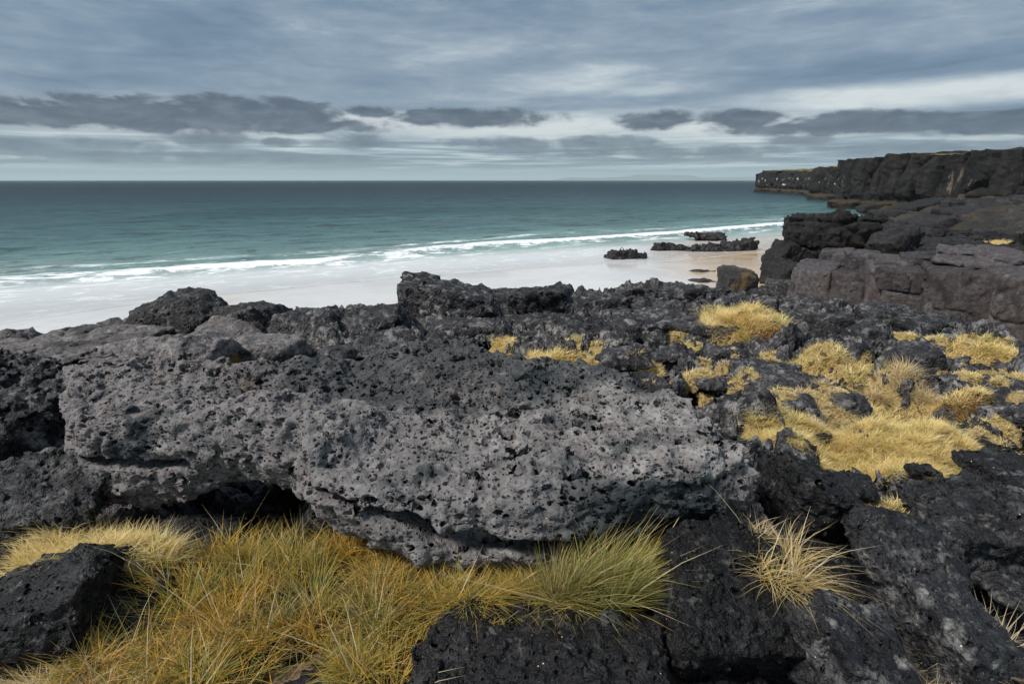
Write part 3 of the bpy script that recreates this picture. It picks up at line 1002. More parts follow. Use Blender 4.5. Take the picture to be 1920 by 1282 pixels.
# ------------------------------------------------------------------ the big slab
POLY = np.array([(-2.42, 2.88), (-2.25, 3.08), (-1.7, 3.15), (-1.1, 3.2), (-0.45, 3.36), (0.0, 3.16), (0.4, 3.04), (0.64, 2.84), (0.85, 2.62), (0.955, 2.33),
                 (0.975, 2.08), (0.80, 1.96), (0.5, 1.93), (0.2, 1.89), (-0.2, 1.88), (-0.55, 1.93), (-0.82, 2.03), (-0.92, 2.22), (-1.2, 2.30), (-1.6, 2.32),
                 (-1.96, 2.33), (-2.14, 2.5)])
ZT = np.array([(-2.4, 2.9, .95), (-1.95, 3.0, .95), (-1.3, 3.1, .98), (-.44, 3.2, .90), (.1, 2.95, .96), (.45, 2.9, .93), (.65, 2.7, 1.0), (.88, 2.55, 1.0),
               (.95, 2.25, 1.02), (.6, 2.05, 1.05), (.2, 1.95, 1.10), (-.2, 2.0, 1.17), (-.5, 2.1, 1.12), (-.9, 2.4, .99), (-1.2, 2.5, .93), (-1.5, 2.45, 1.03),
               (-1.9, 2.45, 1.04), (-1.0, 2.8, 1.10), (-.3, 2.65, 1.10), (.3, 2.5, 1.09), (-1.8, 2.75, 1.07), (-.3, 2.28, 1.09), (-.6, 2.85, 1.07), (.1, 2.2, 1.08), (.7, 2.3, 1.02), (-1.35, 2.75, 1.09)])
ZBX = [-2.5, -2.0, -1.7, -1.45, -1.25, -1.0, -.85, -.5, -.2, .2, .45, .62, 1.1]
ZBD = [1.40, 1.46, 1.50, 1.42, 1.335, 1.35, 1.38, 1.48, 1.53, 1.52, 1.49, 1.43, 1.40]
CKX = [-1.0, -.8, -.54, -.23, .08, .4, .7]
CKD = [1.10, 1.19, 1.255, 1.33, 1.36, 1.33, 1.24]


def poly_dist(x, y, poly):
    d = np.full(x.shape, 1e9); ins = np.zeros(x.shape, bool)
    n = len(poly)
    for i in range(n):
        ax_, ay = poly[i]; bx_, by_ = poly[(i + 1) % n]
        ex, ey = bx_ - ax_, by_ - ay
        wx, wy = x - ax_, y - ay
        t = np.clip((wx * ex + wy * ey) / (ex * ex + ey * ey), 0, 1)
        d = np.minimum(d, np.hypot(wx - ex * t, wy - ey * t))
        cond = (ay > y) != (by_ > y)
        with np.errstate(divide='ignore', invalid='ignore'):
            xi = ax_ + (y - ay) / (by_ - ay if by_ != ay else 1e-9) * ex
        ins ^= cond & (x < xi)
    return np.where(ins, -d, d)


def build_hero():
    h = 0.0125
    ax = np.arange(-2.62, 1.22, h); ay = np.arange(1.68, 3.56, h); azv = np.arange(4.36, 5.24, h)
    X, Y = np.meshgrid(ax, ay, indexing='ij')
    pd = poly_dist(X, Y, POLY)
    ws = 0; vs_ = 0
    for cx_, cy_, dr in ZT:
        w = np.exp(-((X - cx_) ** 2 + (Y - cy_) ** 2) / (2 * 0.14 ** 2)) + 1e-5
        ws = ws + w; vs_ = vs_ + w * dr
    zt = CAM_Z - vs_ / ws
    P2 = np.stack([X.ravel(), Y.ravel(), 0 * X.ravel()], 1)
    zt = zt + (0.045 * fbm(P2 * 2.6, 4, seed=2) + 0.03 * fbm(P2 * 7, 3, seed=6)).reshape(X.shape)
    zb = CAM_Z - np.interp(X, ZBX, ZBD) + (0.05 * fbm(P2 * 2.4 + 9, 3, seed=3)).reshape(X.shape)
    zb = zb + 0.10 * sstep(Y, 2.5, 3.3)
    ck = CAM_Z - np.interp(X, CKX, CKD) + (0.05 * fbm(P2 * np.array([3.4, 1.2, 1]) + 5, 3, seed=8)).reshape(X.shape)
    Z = azv[None, None, :]
    X3 = np.broadcast_to(X[..., None], X.shape + (len(azv),)); Y3 = np.broadcast_to(Y[..., None], X3.shape); Z3 = np.broadcast_to(Z, X3.shape)
    mid = 0.5 * (zt + zb)[..., None]; ht = 0.5 * (zt - zb)[..., None]
    rel = (Z - mid) / np.maximum(ht, 0.05)
    side = pd[..., None] + 0.05 * rel ** 2 - 0.015 + 0.03 * np.clip(-rel, 0, 1) * (X3 > -0.9)
    d = smax(smax(Z - zt[..., None], zb[..., None] - Z, 0.03) * 0.92, side, 0.022)
    band = np.abs(d) < 0.16
    p = np.stack([X3[band], Y3[band], Z3[band]], 1)
    flat = p * np.array([1, 1, 1.5])
    add = 0.045 * fbm(flat * 2.7, 3, seed=14) + 0.040 * fbm(flat * 6.5, 3, seed=15) + 0.040 * (ridged(flat * 9, 4, seed=16, gain=.6) - .25) + 0.026 * fbm(flat * 24, 2, seed=17)
    d[band] += add
    # long crack that splits off the lower lip, and the shorter one on the left
    frontd = -pd
    wid = 0.012 + 0.030 * sstep(X, -.62, -.30) * (1 - sstep(X, .05, .45)) + (0.016 * fbm(P2 * 7 + 3, 2, seed=9)).reshape(X.shape)
    dep = 0.17 + (0.10 * fbm(P2 * 3 + 3, 2, seed=10)).reshape(X.shape)
    open_ = (1 - sstep(X, .30, .62)) * sstep(X, -1.02, -.86)
    cr = smax(np.abs(Z - ck[..., None]) - (wid * open_)[..., None] + 0.03 * (1 - open_)[..., None], (frontd - dep)[..., None], 0.02)
    cr = np.maximum(cr, (Y - 2.6)[..., None])
    ck2 = CAM_Z - 1.235 - 0.03 * (X + 1.8) + (0.03 * fbm(P2 * 4 + 8, 2, seed=18)).reshape(X.shape)
    op2 = sstep(X, -2.1, -1.9) * (1 - sstep(X, -1.5, -1.36))
    cr2 = np.maximum(np.abs(Z - ck2[..., None]) - (0.022 * op2 - 0.03 * (1 - op2))[..., None], (frontd - 0.11)[..., None])
    cr2 = np.maximum(cr2, (Y - 2.6)[..., None])
    d = smax(d, -np.minimum(cr, cr2), 0.018)
    V, F = surface_nets(d, np.array([ax[0], ay[0], azv[0]]), h)
    o = mesh_obj('lava_slab', V, F, M['hero'], solid='hero')
    md = o.modifiers.new('smooth', 'SUBSURF'); md.levels = 0; md.render_levels = 1
    TRIS[0] += len(F) * 6
    tag(o, 'huge flat grey pitted lava slab lying across the foreground over golden grass', 'rock')
    return o


build_hero()
print('hero', round(time.time() - T0, 1))

# ------------------------------------------------------------------ nearest boulders
NEAR = 'black boulders around the big slab'
near_rocks = [
    ('boulder', (735, 1290, 1140, 1420, 1.78, 0.60), 'black', 'broad black boulder at the bottom edge below the grass fringe', 11, dict(n=8, boxy=0.5)),
    ('boulder', (1230, 1482, 990, 1235, 2.02, 0.50), 'black', 'sloping black boulder speckled with sand grains, under the green grass clump', 12, dict(n=6, boxy=0.7, tilt=(0.42, 0.05, 0.12))),
    ('boulder', (1490, 1694, 1105, 1345, 1.84, 0.34), 'black2', 'black boulder with pale grey crust on its crown, bottom right', 13, dict(n=6, boxy=0.7, tilt=(0.28, 0.12, -0.15))),
    ('boulder', (1705, 1892, 1085, 1290, 1.95, 0.36), 'black2', 'wedge-shaped black boulder with grey blotches right of the crusted boulder', 14, dict(n=6, boxy=0.65, tilt=(0.30, 0.28, 0.1))),
    ('boulder', (1600, 1795, 962, 1090, 2.20, 0.34), 'black2', 'smooth dark grey boulder with a slanting face in front of the wide block', 15, dict(n=6, boxy=0.6, tilt=(0.35, 0.22, 0.1))),
    ('boulder', (1700, 1990, 888, 1075, 2.52, 0.50), 'black2', 'wide charcoal block at the right edge below the grass meadow', 16, dict(n=7, boxy=0.65, layers=2.0, tilt=(0.15, 0.1, 0.1))),
    ('boulder', (1432, 1600, 846, 1015, 2.52, 0.40), 'black', 'black jagged boulder touching the right end of the slab', 17, dict(n=6, boxy=0.5, tilt=(0.25, 0.35, 0.2))),
    ('boulder', (1822, 1960, 835, 930, 2.95, 0.45), 'black', 'black knobbly boulder at the right frame edge beside the meadow', 18, dict(n=8)),
    ('boulder', (1530, 1640, 876, 935, 2.75, 0.30), 'black', 'low flat black stone between the jagged boulder and the meadow', 19, dict(n=8, layers=2.0)),
    ('boulder', (-70, 200, 1030, 1240, 2.05, 0.46), 'black', 'black boulder capped by a grass tuft at the left edge', 20, dict(n=7, boxy=0.6, tilt=(0.2, -0.1, 0.2))),
    ('boulder', (-90, 215, 848, 1015, 2.58, 0.50), 'black2', 'tilted dark lava block at the left edge below the slab corner', 21, dict(n=8, boxy=0.5, tilt=(0.35, -0.1, 0.2))),
    ('boulder', (-140, 160, 675, 900, 3.35, 0.95), 'ridge', 'big rugged black rock mass behind the left end of the slab', 22, dict(n=9, lump=0.18, rough=0.12)),
    ('boulder', (230, 430, 962, 1075, 2.55, 0.45), 'black', 'shadowed black rock that props up the left part of the slab', 23, dict(n=8)),
    ('boulder', (1120, 1400, 950, 1040, 2.62, 0.50), 'black', 'dark rock underneath the right end of the slab', 24, dict(n=8)),
    ('boulder', (190, 320, 1050, 1190, 2.18, 0.36), 'black', 'low black rock between the left boulder and the grass bed', 27, dict(n=8)),
    ('boulder', (1300, 1480, 1245, 1420, 1.80, 0.40), 'black', 'dark sunken rock in the gap at the bottom edge', 28, dict(n=8)),
    ('boulder', (1815, 2000, 1045, 1135, 2.32, 0.36), 'black2', 'grey-blotched stone below the wide block at the right edge', 29, dict(n=8)),
    ('boulder', (1425, 1600, 1000, 1130, 2.22, 0.40), 'black', 'dark rock under the straw clump right of the slab', 32, dict(n=8)),
    ('stone', (506, 580, 1188, 1246, 2.02, 0.12), 'black', 'small black stone in the sand gap of the grass bed', 25, dict(n=7)),
    ('stone', (500, 650, 1246, 1300, 1.93, 0.16), 'black', 'flat black stone at the bottom edge beside the sand gap', 26, dict(n=7)),
    ('stone', (1122, 1168, 1140, 1176, 1.96, 0.07), 'hero', 'small grey pebble at the foot of the green grass clump', 30, dict(n=7)),
]
for nm, box, mat, lab, sd, kw in near_rocks:
    small = nm == 'stone'
    rock(nm, box, mat, lab, sd, 0.006 if small else 0.0135, group=None, sub=0 if small else 1, sink=0.30, grow=0.95, solid='ground', lump=kw.pop('lump', 0.065), rough=kw.pop('rough', 0.085), cracks=0.10, rnd=0.015, fine=0.11, **{**kw, 'n': kw['n'] + 7})
# hidden footing under the middle of the slab
V, F = rock_mesh((-0.35, 2.75, 4.40), (0.75, 0.42, 0.30), 31, 0.03, n=8)
tag(mesh_obj('boulder', V, F, M['black'], solid=None), 'dark rock in the shadow beneath the middle of the slab', 'rock')
print('near rocks', round(time.time() - T0, 1))

# ------------------------------------------------------------------ rocks of the lava field
mid = [
    ((262, 418, 543, 640, 8.3, 0.9), 'ridge', 'knobbly black boulder with a round head, left on the ridge above the beach', dict(lump=.2, rough=.09)),
    ((408, 532, 558, 640, 8.2, 0.9), 'ridge', 'rounded black boulder right of the knobbly one on the ridge', dict(lump=.14, rough=.09)),
    ((515, 640, 565, 670, 7.6, 1.0), 'ridge', 'dark hump with a shadowed hollow on the ridge left of centre', dict(lump=.16, rough=.1)),
    ((600, 765, 562, 660, 7.9, 1.1), 'ridge', 'broad rugged lava hump left of the square block', dict(lump=.16, rough=.1)),
    ((757, 922, 522, 600, 9.4, 0.9), 'ridge', 'square layered black block standing highest on the ridge', dict(lump=.08, rough=.07, boxy=.75, layers=3.0)),
    ((735, 940, 588, 650, 8.4, 0.9), 'ridge', 'long low ledge below the square layered block', dict(lump=.1, rough=.07, boxy=.5, layers=2.0)),
    ((905, 1075, 526, 610, 10.2, 1.4), 'ridge', 'flat-topped rugged lava hump right of the square block', dict(lump=.12, rough=.1, boxy=.4, layers=2.0)),
    ((1040, 1170, 538, 610, 10.0, 1.2), 'ridge', 'jagged lava ledge in the middle of the ridge', dict(lump=.14, rough=.1, layers=2.0)),
    ((1145, 1345, 524, 600, 11.0, 1.6), 'ridge', 'wide lava hump below the sea rocks, right of centre', dict(lump=.12, rough=.09, layers=3.0)),
    ((1130, 1395, 572, 640, 8.6, 1.3), 'ridge', 'long stepped lava ledge left of the tall grass tuft', dict(lump=.12, rough=.08, boxy=.5, layers=3.0)),
    ((930, 1140, 585, 650, 8.0, 1.2), 'ridge', 'low broken ledge behind the slab at the centre', dict(lump=.14, rough=.1, layers=3.0)),
    ((1390, 1455, 555, 612, 8.8, 0.5), 'ridge', 'smooth round black boulder behind the tall grass tuft', dict(lump=.07, rough=.05)),
    ((1330, 1420, 550, 600, 10.2, 0.8), 'ridge', 'dark angular rock left of the round boulder', dict()),
    ((1448, 1530, 575, 640, 8.6, 0.6), 'ridge', 'dark rock right of the round boulder', dict()),
    ((1520, 1600, 578, 650, 8.2, 0.6), 'ridge', 'peaked dark boulder in the row below the cliff blocks', dict(tilt=(0, .3, .4))),
    ((1590, 1660, 600, 660, 7.9, 0.5), 'ridge', 'squat dark boulder right of the peaked one', dict()),
    ((1610, 1700, 563, 612, 9.4, 0.8), 'ridge', 'grey-topped ledge rock on the rim of the gully', dict(layers=2.0)),
    ((1690, 1800, 585, 640, 8.8, 0.8), 'ridge', 'rim rock with pale lichen below the big cliff block', dict(layers=2.0)),
    ((1780, 1880, 605, 640, 8.2, 0.8), 'ridge', 'low rim rock near the right edge', dict(layers=2.0)),
    ((1470, 1560, 548, 590, 10.5, 0.9), 'ridge', 'cracked rim rock left of the gully', dict()),
    ((1690, 1752, 640, 705, 6.4, 0.5), 'ridge', 'upright black rock between two grass tufts on the right', dict(boxy=.4)),
    ((1655, 1700, 655, 720, 6.2, 0.4), 'ridge', 'dark stone left of the upright rock', dict()),
    ((1755, 1925, 690, 765, 5.4, 0.9), 'field', 'rugged black hump above the right meadow tufts', dict(lump=.16, rough=.1)),
    ((1840, 1960, 720, 800, 4.9, 0.7), 'field', 'black rugged rock at the right edge over the meadow', dict(lump=.16, rough=.1)),
    ((1365, 1515, 662, 760, 5.4, 0.9), 'ridge', 'grey-crusted hump in the middle of the grass tufts', dict(lump=.1, rough=.07)),
    ((1395, 1520, 720, 790, 4.7, 0.5), 'ridge', 'dark rock in front of the grey-crusted hump', dict()),
    ((1500, 1570, 700, 760, 5.0, 0.4), 'ridge', 'black stone among straw right of the grey-crusted hump', dict()),
    ((1560, 1620, 722, 792, 4.7, 0.4), 'ridge', 'upright black stone in the straw grass', dict()),
    ((1480, 1545, 785, 840, 4.1, 0.3), 'black', 'black stone just above the meadow', dict()),
    ((1600, 1660, 790, 845, 4.0, 0.3), 'black', 'black stone rising from the meadow centre', dict()),
    ((1700, 1815, 800, 850, 3.95, 0.4), 'black', 'low smooth black stone in the meadow', dict()),
    ((1790, 1880, 795, 850, 4.1, 0.4), 'black', 'dark stone on the right rim of the meadow', dict()),
    ((1700, 1750, 862, 890, 3.45, 0.2), 'black', 'small black stone poking out of the meadow front', dict()),
    ((1430, 1525, 845, 900, 3.0, 0.3), 'black', 'black ridge stone behind the jagged boulder', dict()),
    ((1320, 1400, 640, 690, 6.6, 0.5), 'ridge', 'dark stone below the tall tuft', dict()),
    ((1215, 1300, 640, 680, 6.6, 0.6), 'ridge', 'broken stone between the two small tufts', dict()),
    ((1130, 1215, 640, 700, 6.0, 0.6), 'ridge', 'dark rock right of the golden grass strip', dict()),
    ((1300, 1400, 690, 730, 5.4, 0.5), 'ridge', 'low dark stone beside the cushion tufts', dict()),
    ((1160, 1240, 690, 740, 5.0, 0.4), 'ridge', 'dark stone just behind the slab end', dict()),
    ((-90, 95, 630, 690, 7.0, 1.1), 'leftsheet', 'brown grey lava sheet at the left edge above the sand', dict(lump=.1, rough=.07, boxy=.4, layers=2.0)),
    ((80, 290, 602, 665, 7.4, 1.2), 'leftsheet', 'smooth brown grey lava swell on the left ridge', dict(lump=.1, rough=.06, boxy=.3)),
    ((-80, 130, 630, 700, 5.6, 1.2), 'leftsheet', 'pale lava crust at the left edge behind the slab', dict(lump=.1, rough=.07, layers=2.0)),
    ((60, 280, 640, 690, 5.2, 0.9), 'leftsheet', 'overhanging lava lip above the left corner of the slab', dict(lump=.1, rough=.06, boxy=.5, layers=2.0)),
    ((250, 425, 608, 695, 5.6, 0.9), 'leftsheet', 'pale rounded lava hump behind the left part of the slab', dict(lump=.12, rough=.06)),
    ((360, 470, 605, 670, 6.4, 0.8), 'leftsheet', 'grey rounded rock right of the pale hump', dict(lump=.12, rough=.06)),
    ((450, 560, 615, 680, 6.3, 0.8), 'leftsheet', 'grey stepped rock behind the slab left of centre', dict(lump=.12, rough=.06, layers=2.0)),
    ((590, 660, 640, 690, 5.8, 0.6), 'ridge', 'small dark hump just over the back edge of the slab', dict()),
    ((660, 780, 615, 670, 6.6, 0.8), 'field', 'grey broken rock below the square block', dict(lump=.12, rough=.08)),
]
for i, (box, mat, lab, kw) in enumerate(mid):
    t = box[4]
    kw['lump'] = kw.get('lump', .12) * 0.65; kw['rough'] = kw.get('rough', .07) * 0.8
    rock('lava_rock', box, mat, lab, 100 + i, max(0.014, t * 0.0042), group='rocks of the lava field', sink=0.5, cracks=0.07, n=14, rnd=.02, fine=.05, **kw)
print('mid rocks', round(time.time() - T0, 1), TRIS)

# ------------------------------------------------------------------ sea rocks and shore rocks
shore = [
    ((1138, 1212, 466, 494, 43.5, 2.0), 'searock', 'lone domed black rock on the wet sand, nearest of the sea rocks', dict(lump=.30, rough=.22, n=16, boxy=0.0, fine=.12)),
    ((1220, 1300, 456, 474, 49.5, 2.2), 'searock', 'low black reef left of the long reef', dict(lump=.30, rough=.22, n=16, boxy=0.0, fine=.12)),
    ((1272, 1420, 455, 482, 48.5, 2.6), 'searock', 'long low black reef in the wet sand', dict(lump=.30, rough=.22, n=16, boxy=0.0, fine=.12)),
    ((1278, 1364, 434, 453, 59.0, 3.0), 'searock', 'black hump farthest out in the surf', dict(lump=.30, rough=.22, n=16, boxy=0.0, fine=.12)),
    ((1290, 1340, 504, 530, 36.0, 1.2), 'redrock', 'small pointed reddish rock on the sand', dict(lump=.2)),
    ((1285, 1355, 520, 556, 32.0, 1.5), 'redrock', 'dark red boulder at the edge of the sand below the pointed rock', dict(lump=.15)),
    ((1352, 1418, 500, 565, 27.0, 1.8), 'lichenrock', 'lichen-yellowed boulder at the foot of the outcrop', dict(lump=.15)),
    ((1405, 1480, 530, 575, 26.0, 1.8), 'ridge', 'grey boulder right of the lichen-yellowed one', dict(lump=.15)),
    ((1440, 1500, 520, 560, 28.0, 1.5), 'ridge', 'grey mossy rock at the foot of the pale cliff blocks', dict(lump=.15)),
]
for i, (box, mat, lab, kw) in enumerate(shore):
    rock('sea_rock' if mat == 'searock' else 'shore_rock', box, mat, lab, 300 + i, box[4] * 0.0028, group='rocks along the waterline', sink=0.7, n=kw.pop('n', 8), rough=kw.pop('rough', .07), solid=None, rnd=.05, **kw)

# ------------------------------------------------------------------ right-hand outcrop of jointed blocks
oc_base = at_z(1700, 560, 0.5); oc_base = [float(x) for x in (17.5, 27.0, 0.3)]
oc = empty('rock_outcrop', oc_base)
tag(oc, 'dark basalt outcrop of big jointed blocks between the beach and the far cliff', 'rock outcrop')
blocks = [
    # pale lower tier
    ((1486, 1568, 484, 572, 24.2, 3.2), 'block', dict(boxy=1.0)),
    ((1556, 1642, 497, 580, 23.0, 3.0), 'block', dict(boxy=1.0)),
    ((1586, 1648, 464, 520, 24.2, 2.6), 'block', dict(boxy=1.0)),
    ((1540, 1600, 462, 505, 25.4, 2.6), 'block', dict(boxy=1.0)),
    ((1620, 1668, 478, 590, 22.3, 3.0), 'block', dict(boxy=1.0)),
    ((1655, 1756, 490, 545, 21.2, 3.2), 'block', dict(boxy=1.0)),
    ((1655, 1752, 536, 598, 20.9, 3.2), 'block', dict(boxy=1.0)),
    ((1640, 1705, 474, 502, 22.3, 2.6), 'block', dict(boxy=1.0)),
    ((1738, 1872, 486, 622, 19.2, 3.4), 'block', dict(boxy=1.0)),
    ((1862, 1990, 490, 640, 17.8, 3.4), 'block', dict(boxy=1.0)),
    ((1980, 2120, 500, 660, 16.4, 3.4), 'block', dict(boxy=1.0)),
    ((1690, 1775, 468, 500, 22.2, 3.0), 'block', dict(boxy=1.0, layers=2.0)),
    ((1760, 1905, 462, 500, 20.3, 3.6), 'block', dict(boxy=1.0, layers=2.0)),
    # dark upper tier
    ((1478, 1628, 398, 505, 31.5, 6.0), 'darkblock', dict(boxy=.55, layers=3.0, lump=.13)),
    ((1438, 1500, 452, 535, 30.6, 2.4), 'darkblock', dict(boxy=.5, tilt=(0, .35, .2))),
    ((1455, 1520, 490, 545, 29.2, 2.4), 'darkblock', dict(boxy=.4, tilt=(0, .5, .1))),
    ((1560, 1660, 420, 490, 32.9, 5.0), 'darkblock', dict(boxy=.5, layers=3.0)),
    ((1636, 1708, 432, 498, 27.0, 2.6), 'darkblock', dict(boxy=.4, tilt=(0, -.55, .3))),
    ((1690, 1820, 446, 492, 26.6, 5.0), 'darkblock', dict(boxy=.5, layers=4.0)),
    ((1790, 1960, 452, 500, 24.3, 5.0), 'darkblock', dict(boxy=.5, layers=4.0)),
    ((1640, 1760, 422, 470, 31.5, 6.0), 'darkblock', dict(boxy=.4, layers=3.0)),
    ((1740, 1960, 432, 475, 29.7, 7.0), 'darkblock', dict(boxy=.45, layers=3.0)),
    ((1560, 1700, 404, 450, 38.7, 7.0), 'darkblock', dict(boxy=.35, layers=3.0)),
    ((1950, 2150, 440, 520, 23.4, 6.0), 'darkblock', dict(boxy=.5, layers=3.0)),
]
for i, (box, mat, kw) in enumerate(blocks):
    kw.setdefault('lump', .07 if mat == 'block' else .12)
    lt = dict(rough=.035 if mat == 'block' else .09, jit=.05 if mat == 'block' else .10, fine=.012 if mat == 'block' else .05)
    foot = mat == 'block' and box[3] > 560
    g_ = np.random.default_rng(i)
    if mat == 'darkblock':
        kw.setdefault('tilt', (0, 0, -0.48))
        box = (*box[:5], box[5] * 0.7)
    if mat == 'block':
        kw.setdefault('tilt', (g_.uniform(-.04, .06), g_.uniform(-.04, .04), -0.58 + g_.uniform(-.12, .12)))
        box = (*box[:4], box[4] + g_.uniform(-.25, .25), 2.4)
    rock('block', box, mat, None, 400 + i, box[4] * 0.0030, parent=oc, n=3 if mat == 'block' else 7, sink=1.2 if foot else 0.3, rnd=.12 if mat == 'block' else .04,
         solid=None, cracks=.07 if mat == 'block' else .11, grow=0.965 if mat == 'block' else 1.04, **lt, **kw)
print('outcrop', round(time.time() - T0, 1), TRIS)

# rocky shelf between the outcrop and the far cliff
sx = np.arange(14, 120, 0.55); sy = np.arange(30, 150, 0.75)
X, Y = np.meshgrid(sx, sy, indexing='ij')
x_, y_ = X.ravel(), Y.ravel()
lx = np.interp(y_, [30, 38, 75, 110, 126, 150], [17, 19.5, 42, 66, 76, 95])
P = np.stack([x_, y_, 0 * x_], 1)
dd = (x_ - lx) * 0.8 + 3.0 * fbm(P * 0.09, 3, seed=5)
f1, f2, rid, ox, oy = worley2(x_ * 0.20 + 1.2 * fbm(P * 0.2, 2), y_ * 0.16, 5)
zs = -0.8 + 3.1 * sstep(dd, -2, 16) + ((RV[rid, 2] - 0.5) * 2.1 + (RV[rid, 3] - 0.5) * 1.6 * ox - 0.7 * sstep(0.2 - (f2 - f1), 0, 0.2)) * sstep(dd, 0, 5) + 0.8 * fbm(P * 0.35, 4, seed=6) * sstep(dd, -2, 4) + 0.55 * ridged(P * 0.9, 4, seed=6)
zs = np.where(dd < -3, -1.2, zs)
M['shelf'] = lava('weedy_shelf_rock', (0.040, 0.036, 0.032), (0.018, 0.017, 0.018), (0.085, 0.075, 0.062), pore=1.6, pore_depth=0.12, pore_amt=.4, grit=0.07,
                  patch=0.22, moss=(0.53, (0.055, 0.042, 0.018), 0.5))
shelf = mesh_obj('rock_shelf', np.stack([x_, y_, zs], 1), grid_faces(len(sx), len(sy)), M['shelf'], loc=(50, 80, 0))
tag(shelf, 'low weedy rock shelf in front of the far cliff', kind='structure')

sb_list = [((1770, 1850, 388, 432, 62, 5), 'grey boulder on the shelf below the far cliff, left of the pair'), ((1835, 1925, 385, 425, 64, 6), 'grey boulder on the shelf below the far cliff at the right edge'),
           ((1800, 1880, 372, 398, 84, 6), 'angular boulder at the foot of the far cliff'), ((1695, 1770, 375, 400, 90, 6), 'dark fallen block at the foot of the far cliff'),
           ((1880, 1960, 366, 395, 80, 6), 'fallen block at the cliff foot beside the right edge'), ((1700, 1790, 405, 440, 58, 6), 'dark hump on the shelf behind the outcrop'),
           ((1610, 1640, 383, 398, 100, 3), 'small black rock in the surf at the cliff corner'), ((1880, 1980, 410, 445, 52, 6), 'dark shelf rock at the right edge behind the golden grass'),
           ((1640, 1700, 392, 412, 84, 5), 'low weedy rock on the outer shelf')]
for i, (box, lab) in enumerate(sb_list):
    rock('shelf_boulder', box, 'darkblock', lab, 500 + i, box[4] * 0.003, group='boulders on the shelf', sink=0.5, solid=None, lump=.14, rough=.07)


# ------------------------------------------------------------------ far cliffs
def cliff_material():
    m, n, o = material('far_basalt_cliff')
    P = n.node('ShaderNodeNewGeometry').outputs['Position']
    x, y, z = n.sep(P)
    st = n.noise(n.vm('MULTIPLY', P, (1.0, 1.0, 0.22)), 0.45, 6, 0.65, 0.3)
    c = n.mix(n.sm(st, 0.35, 0.7), (0.0055, 0.0053, 0.006), (0.023, 0.0215, 0.0215))
    warm = n.noise(P, 0.12, 4, 0.6)
    c = n.mix(n.sm(warm, 0.5, 0.66, 0, 0.5), c, (0.040, 0.031, 0.026))
    sk = n.noise(n.vm('MULTIPLY', P, (1.0, 1.0, 0.12)), 0.75, 5, 0.6)
    streak = n.mul(n.sm(sk, 0.63, 0.70), n.mul(n.sm(z, 3.0, 4.5), n.sm(z, 8.6, 7.2)))
    c = n.mix(n.mul(streak, 0.6), c, (0.20, 0.17, 0.12))
    gu = n.noise(n.vm('MULTIPLY', P, (1.0, 1.0, 1.4)), 0.33, 6, 0.7)
    guano = n.mul(n.sm(gu, 0.585, 0.62), n.mul(n.sm(z, 3.2, 4.2), n.sm(z, 7.4, 6.4)))
    guano = n.mul(guano, n.sm(y, 120.0, 160.0))
    c = n.mix(guano, c, (0.62, 0.62, 0.60))
    tide = n.mul(n.sm(n.add(z, n.mul(n.sub(warm, .5), 1.5)), 0.7, 1.1), n.sm(n.add(z, n.mul(n.sub(st, .5), 2.0)), 2.3, 1.6))
    c = n.mix(n.mul(tide, 0.8), c, (0.055, 0.041, 0.023))
    c = n.mix(n.sm(z, 0.9, 0.45), c, (0.020, 0.015, 0.014))
    bs = principled(n, c, 0.85, 0.3)
    bp = n.node('ShaderNodeBump')
    bp.inputs['Distance'].default_value = 0.5
    n.put(bp.inputs['Height'], n.noise(n.vm('MULTIPLY', P, (1.0, 1.0, 0.5)), 1.3, 6, 0.7))
    n.l.new(bp.outputs[0], bs.inputs['Normal'])
    n.l.new(bs.outputs[0], o.inputs['Surface'])
    return m


M['cliff'] = cliff_material()
M['turf'] = plain('cliff_top_turf', (0.12, 0.105, 0.035), (0.22, 0.175, 0.060), 0.5, bump=0.3, sc2=0.12, cc=(0.055, 0.050, 0.040))


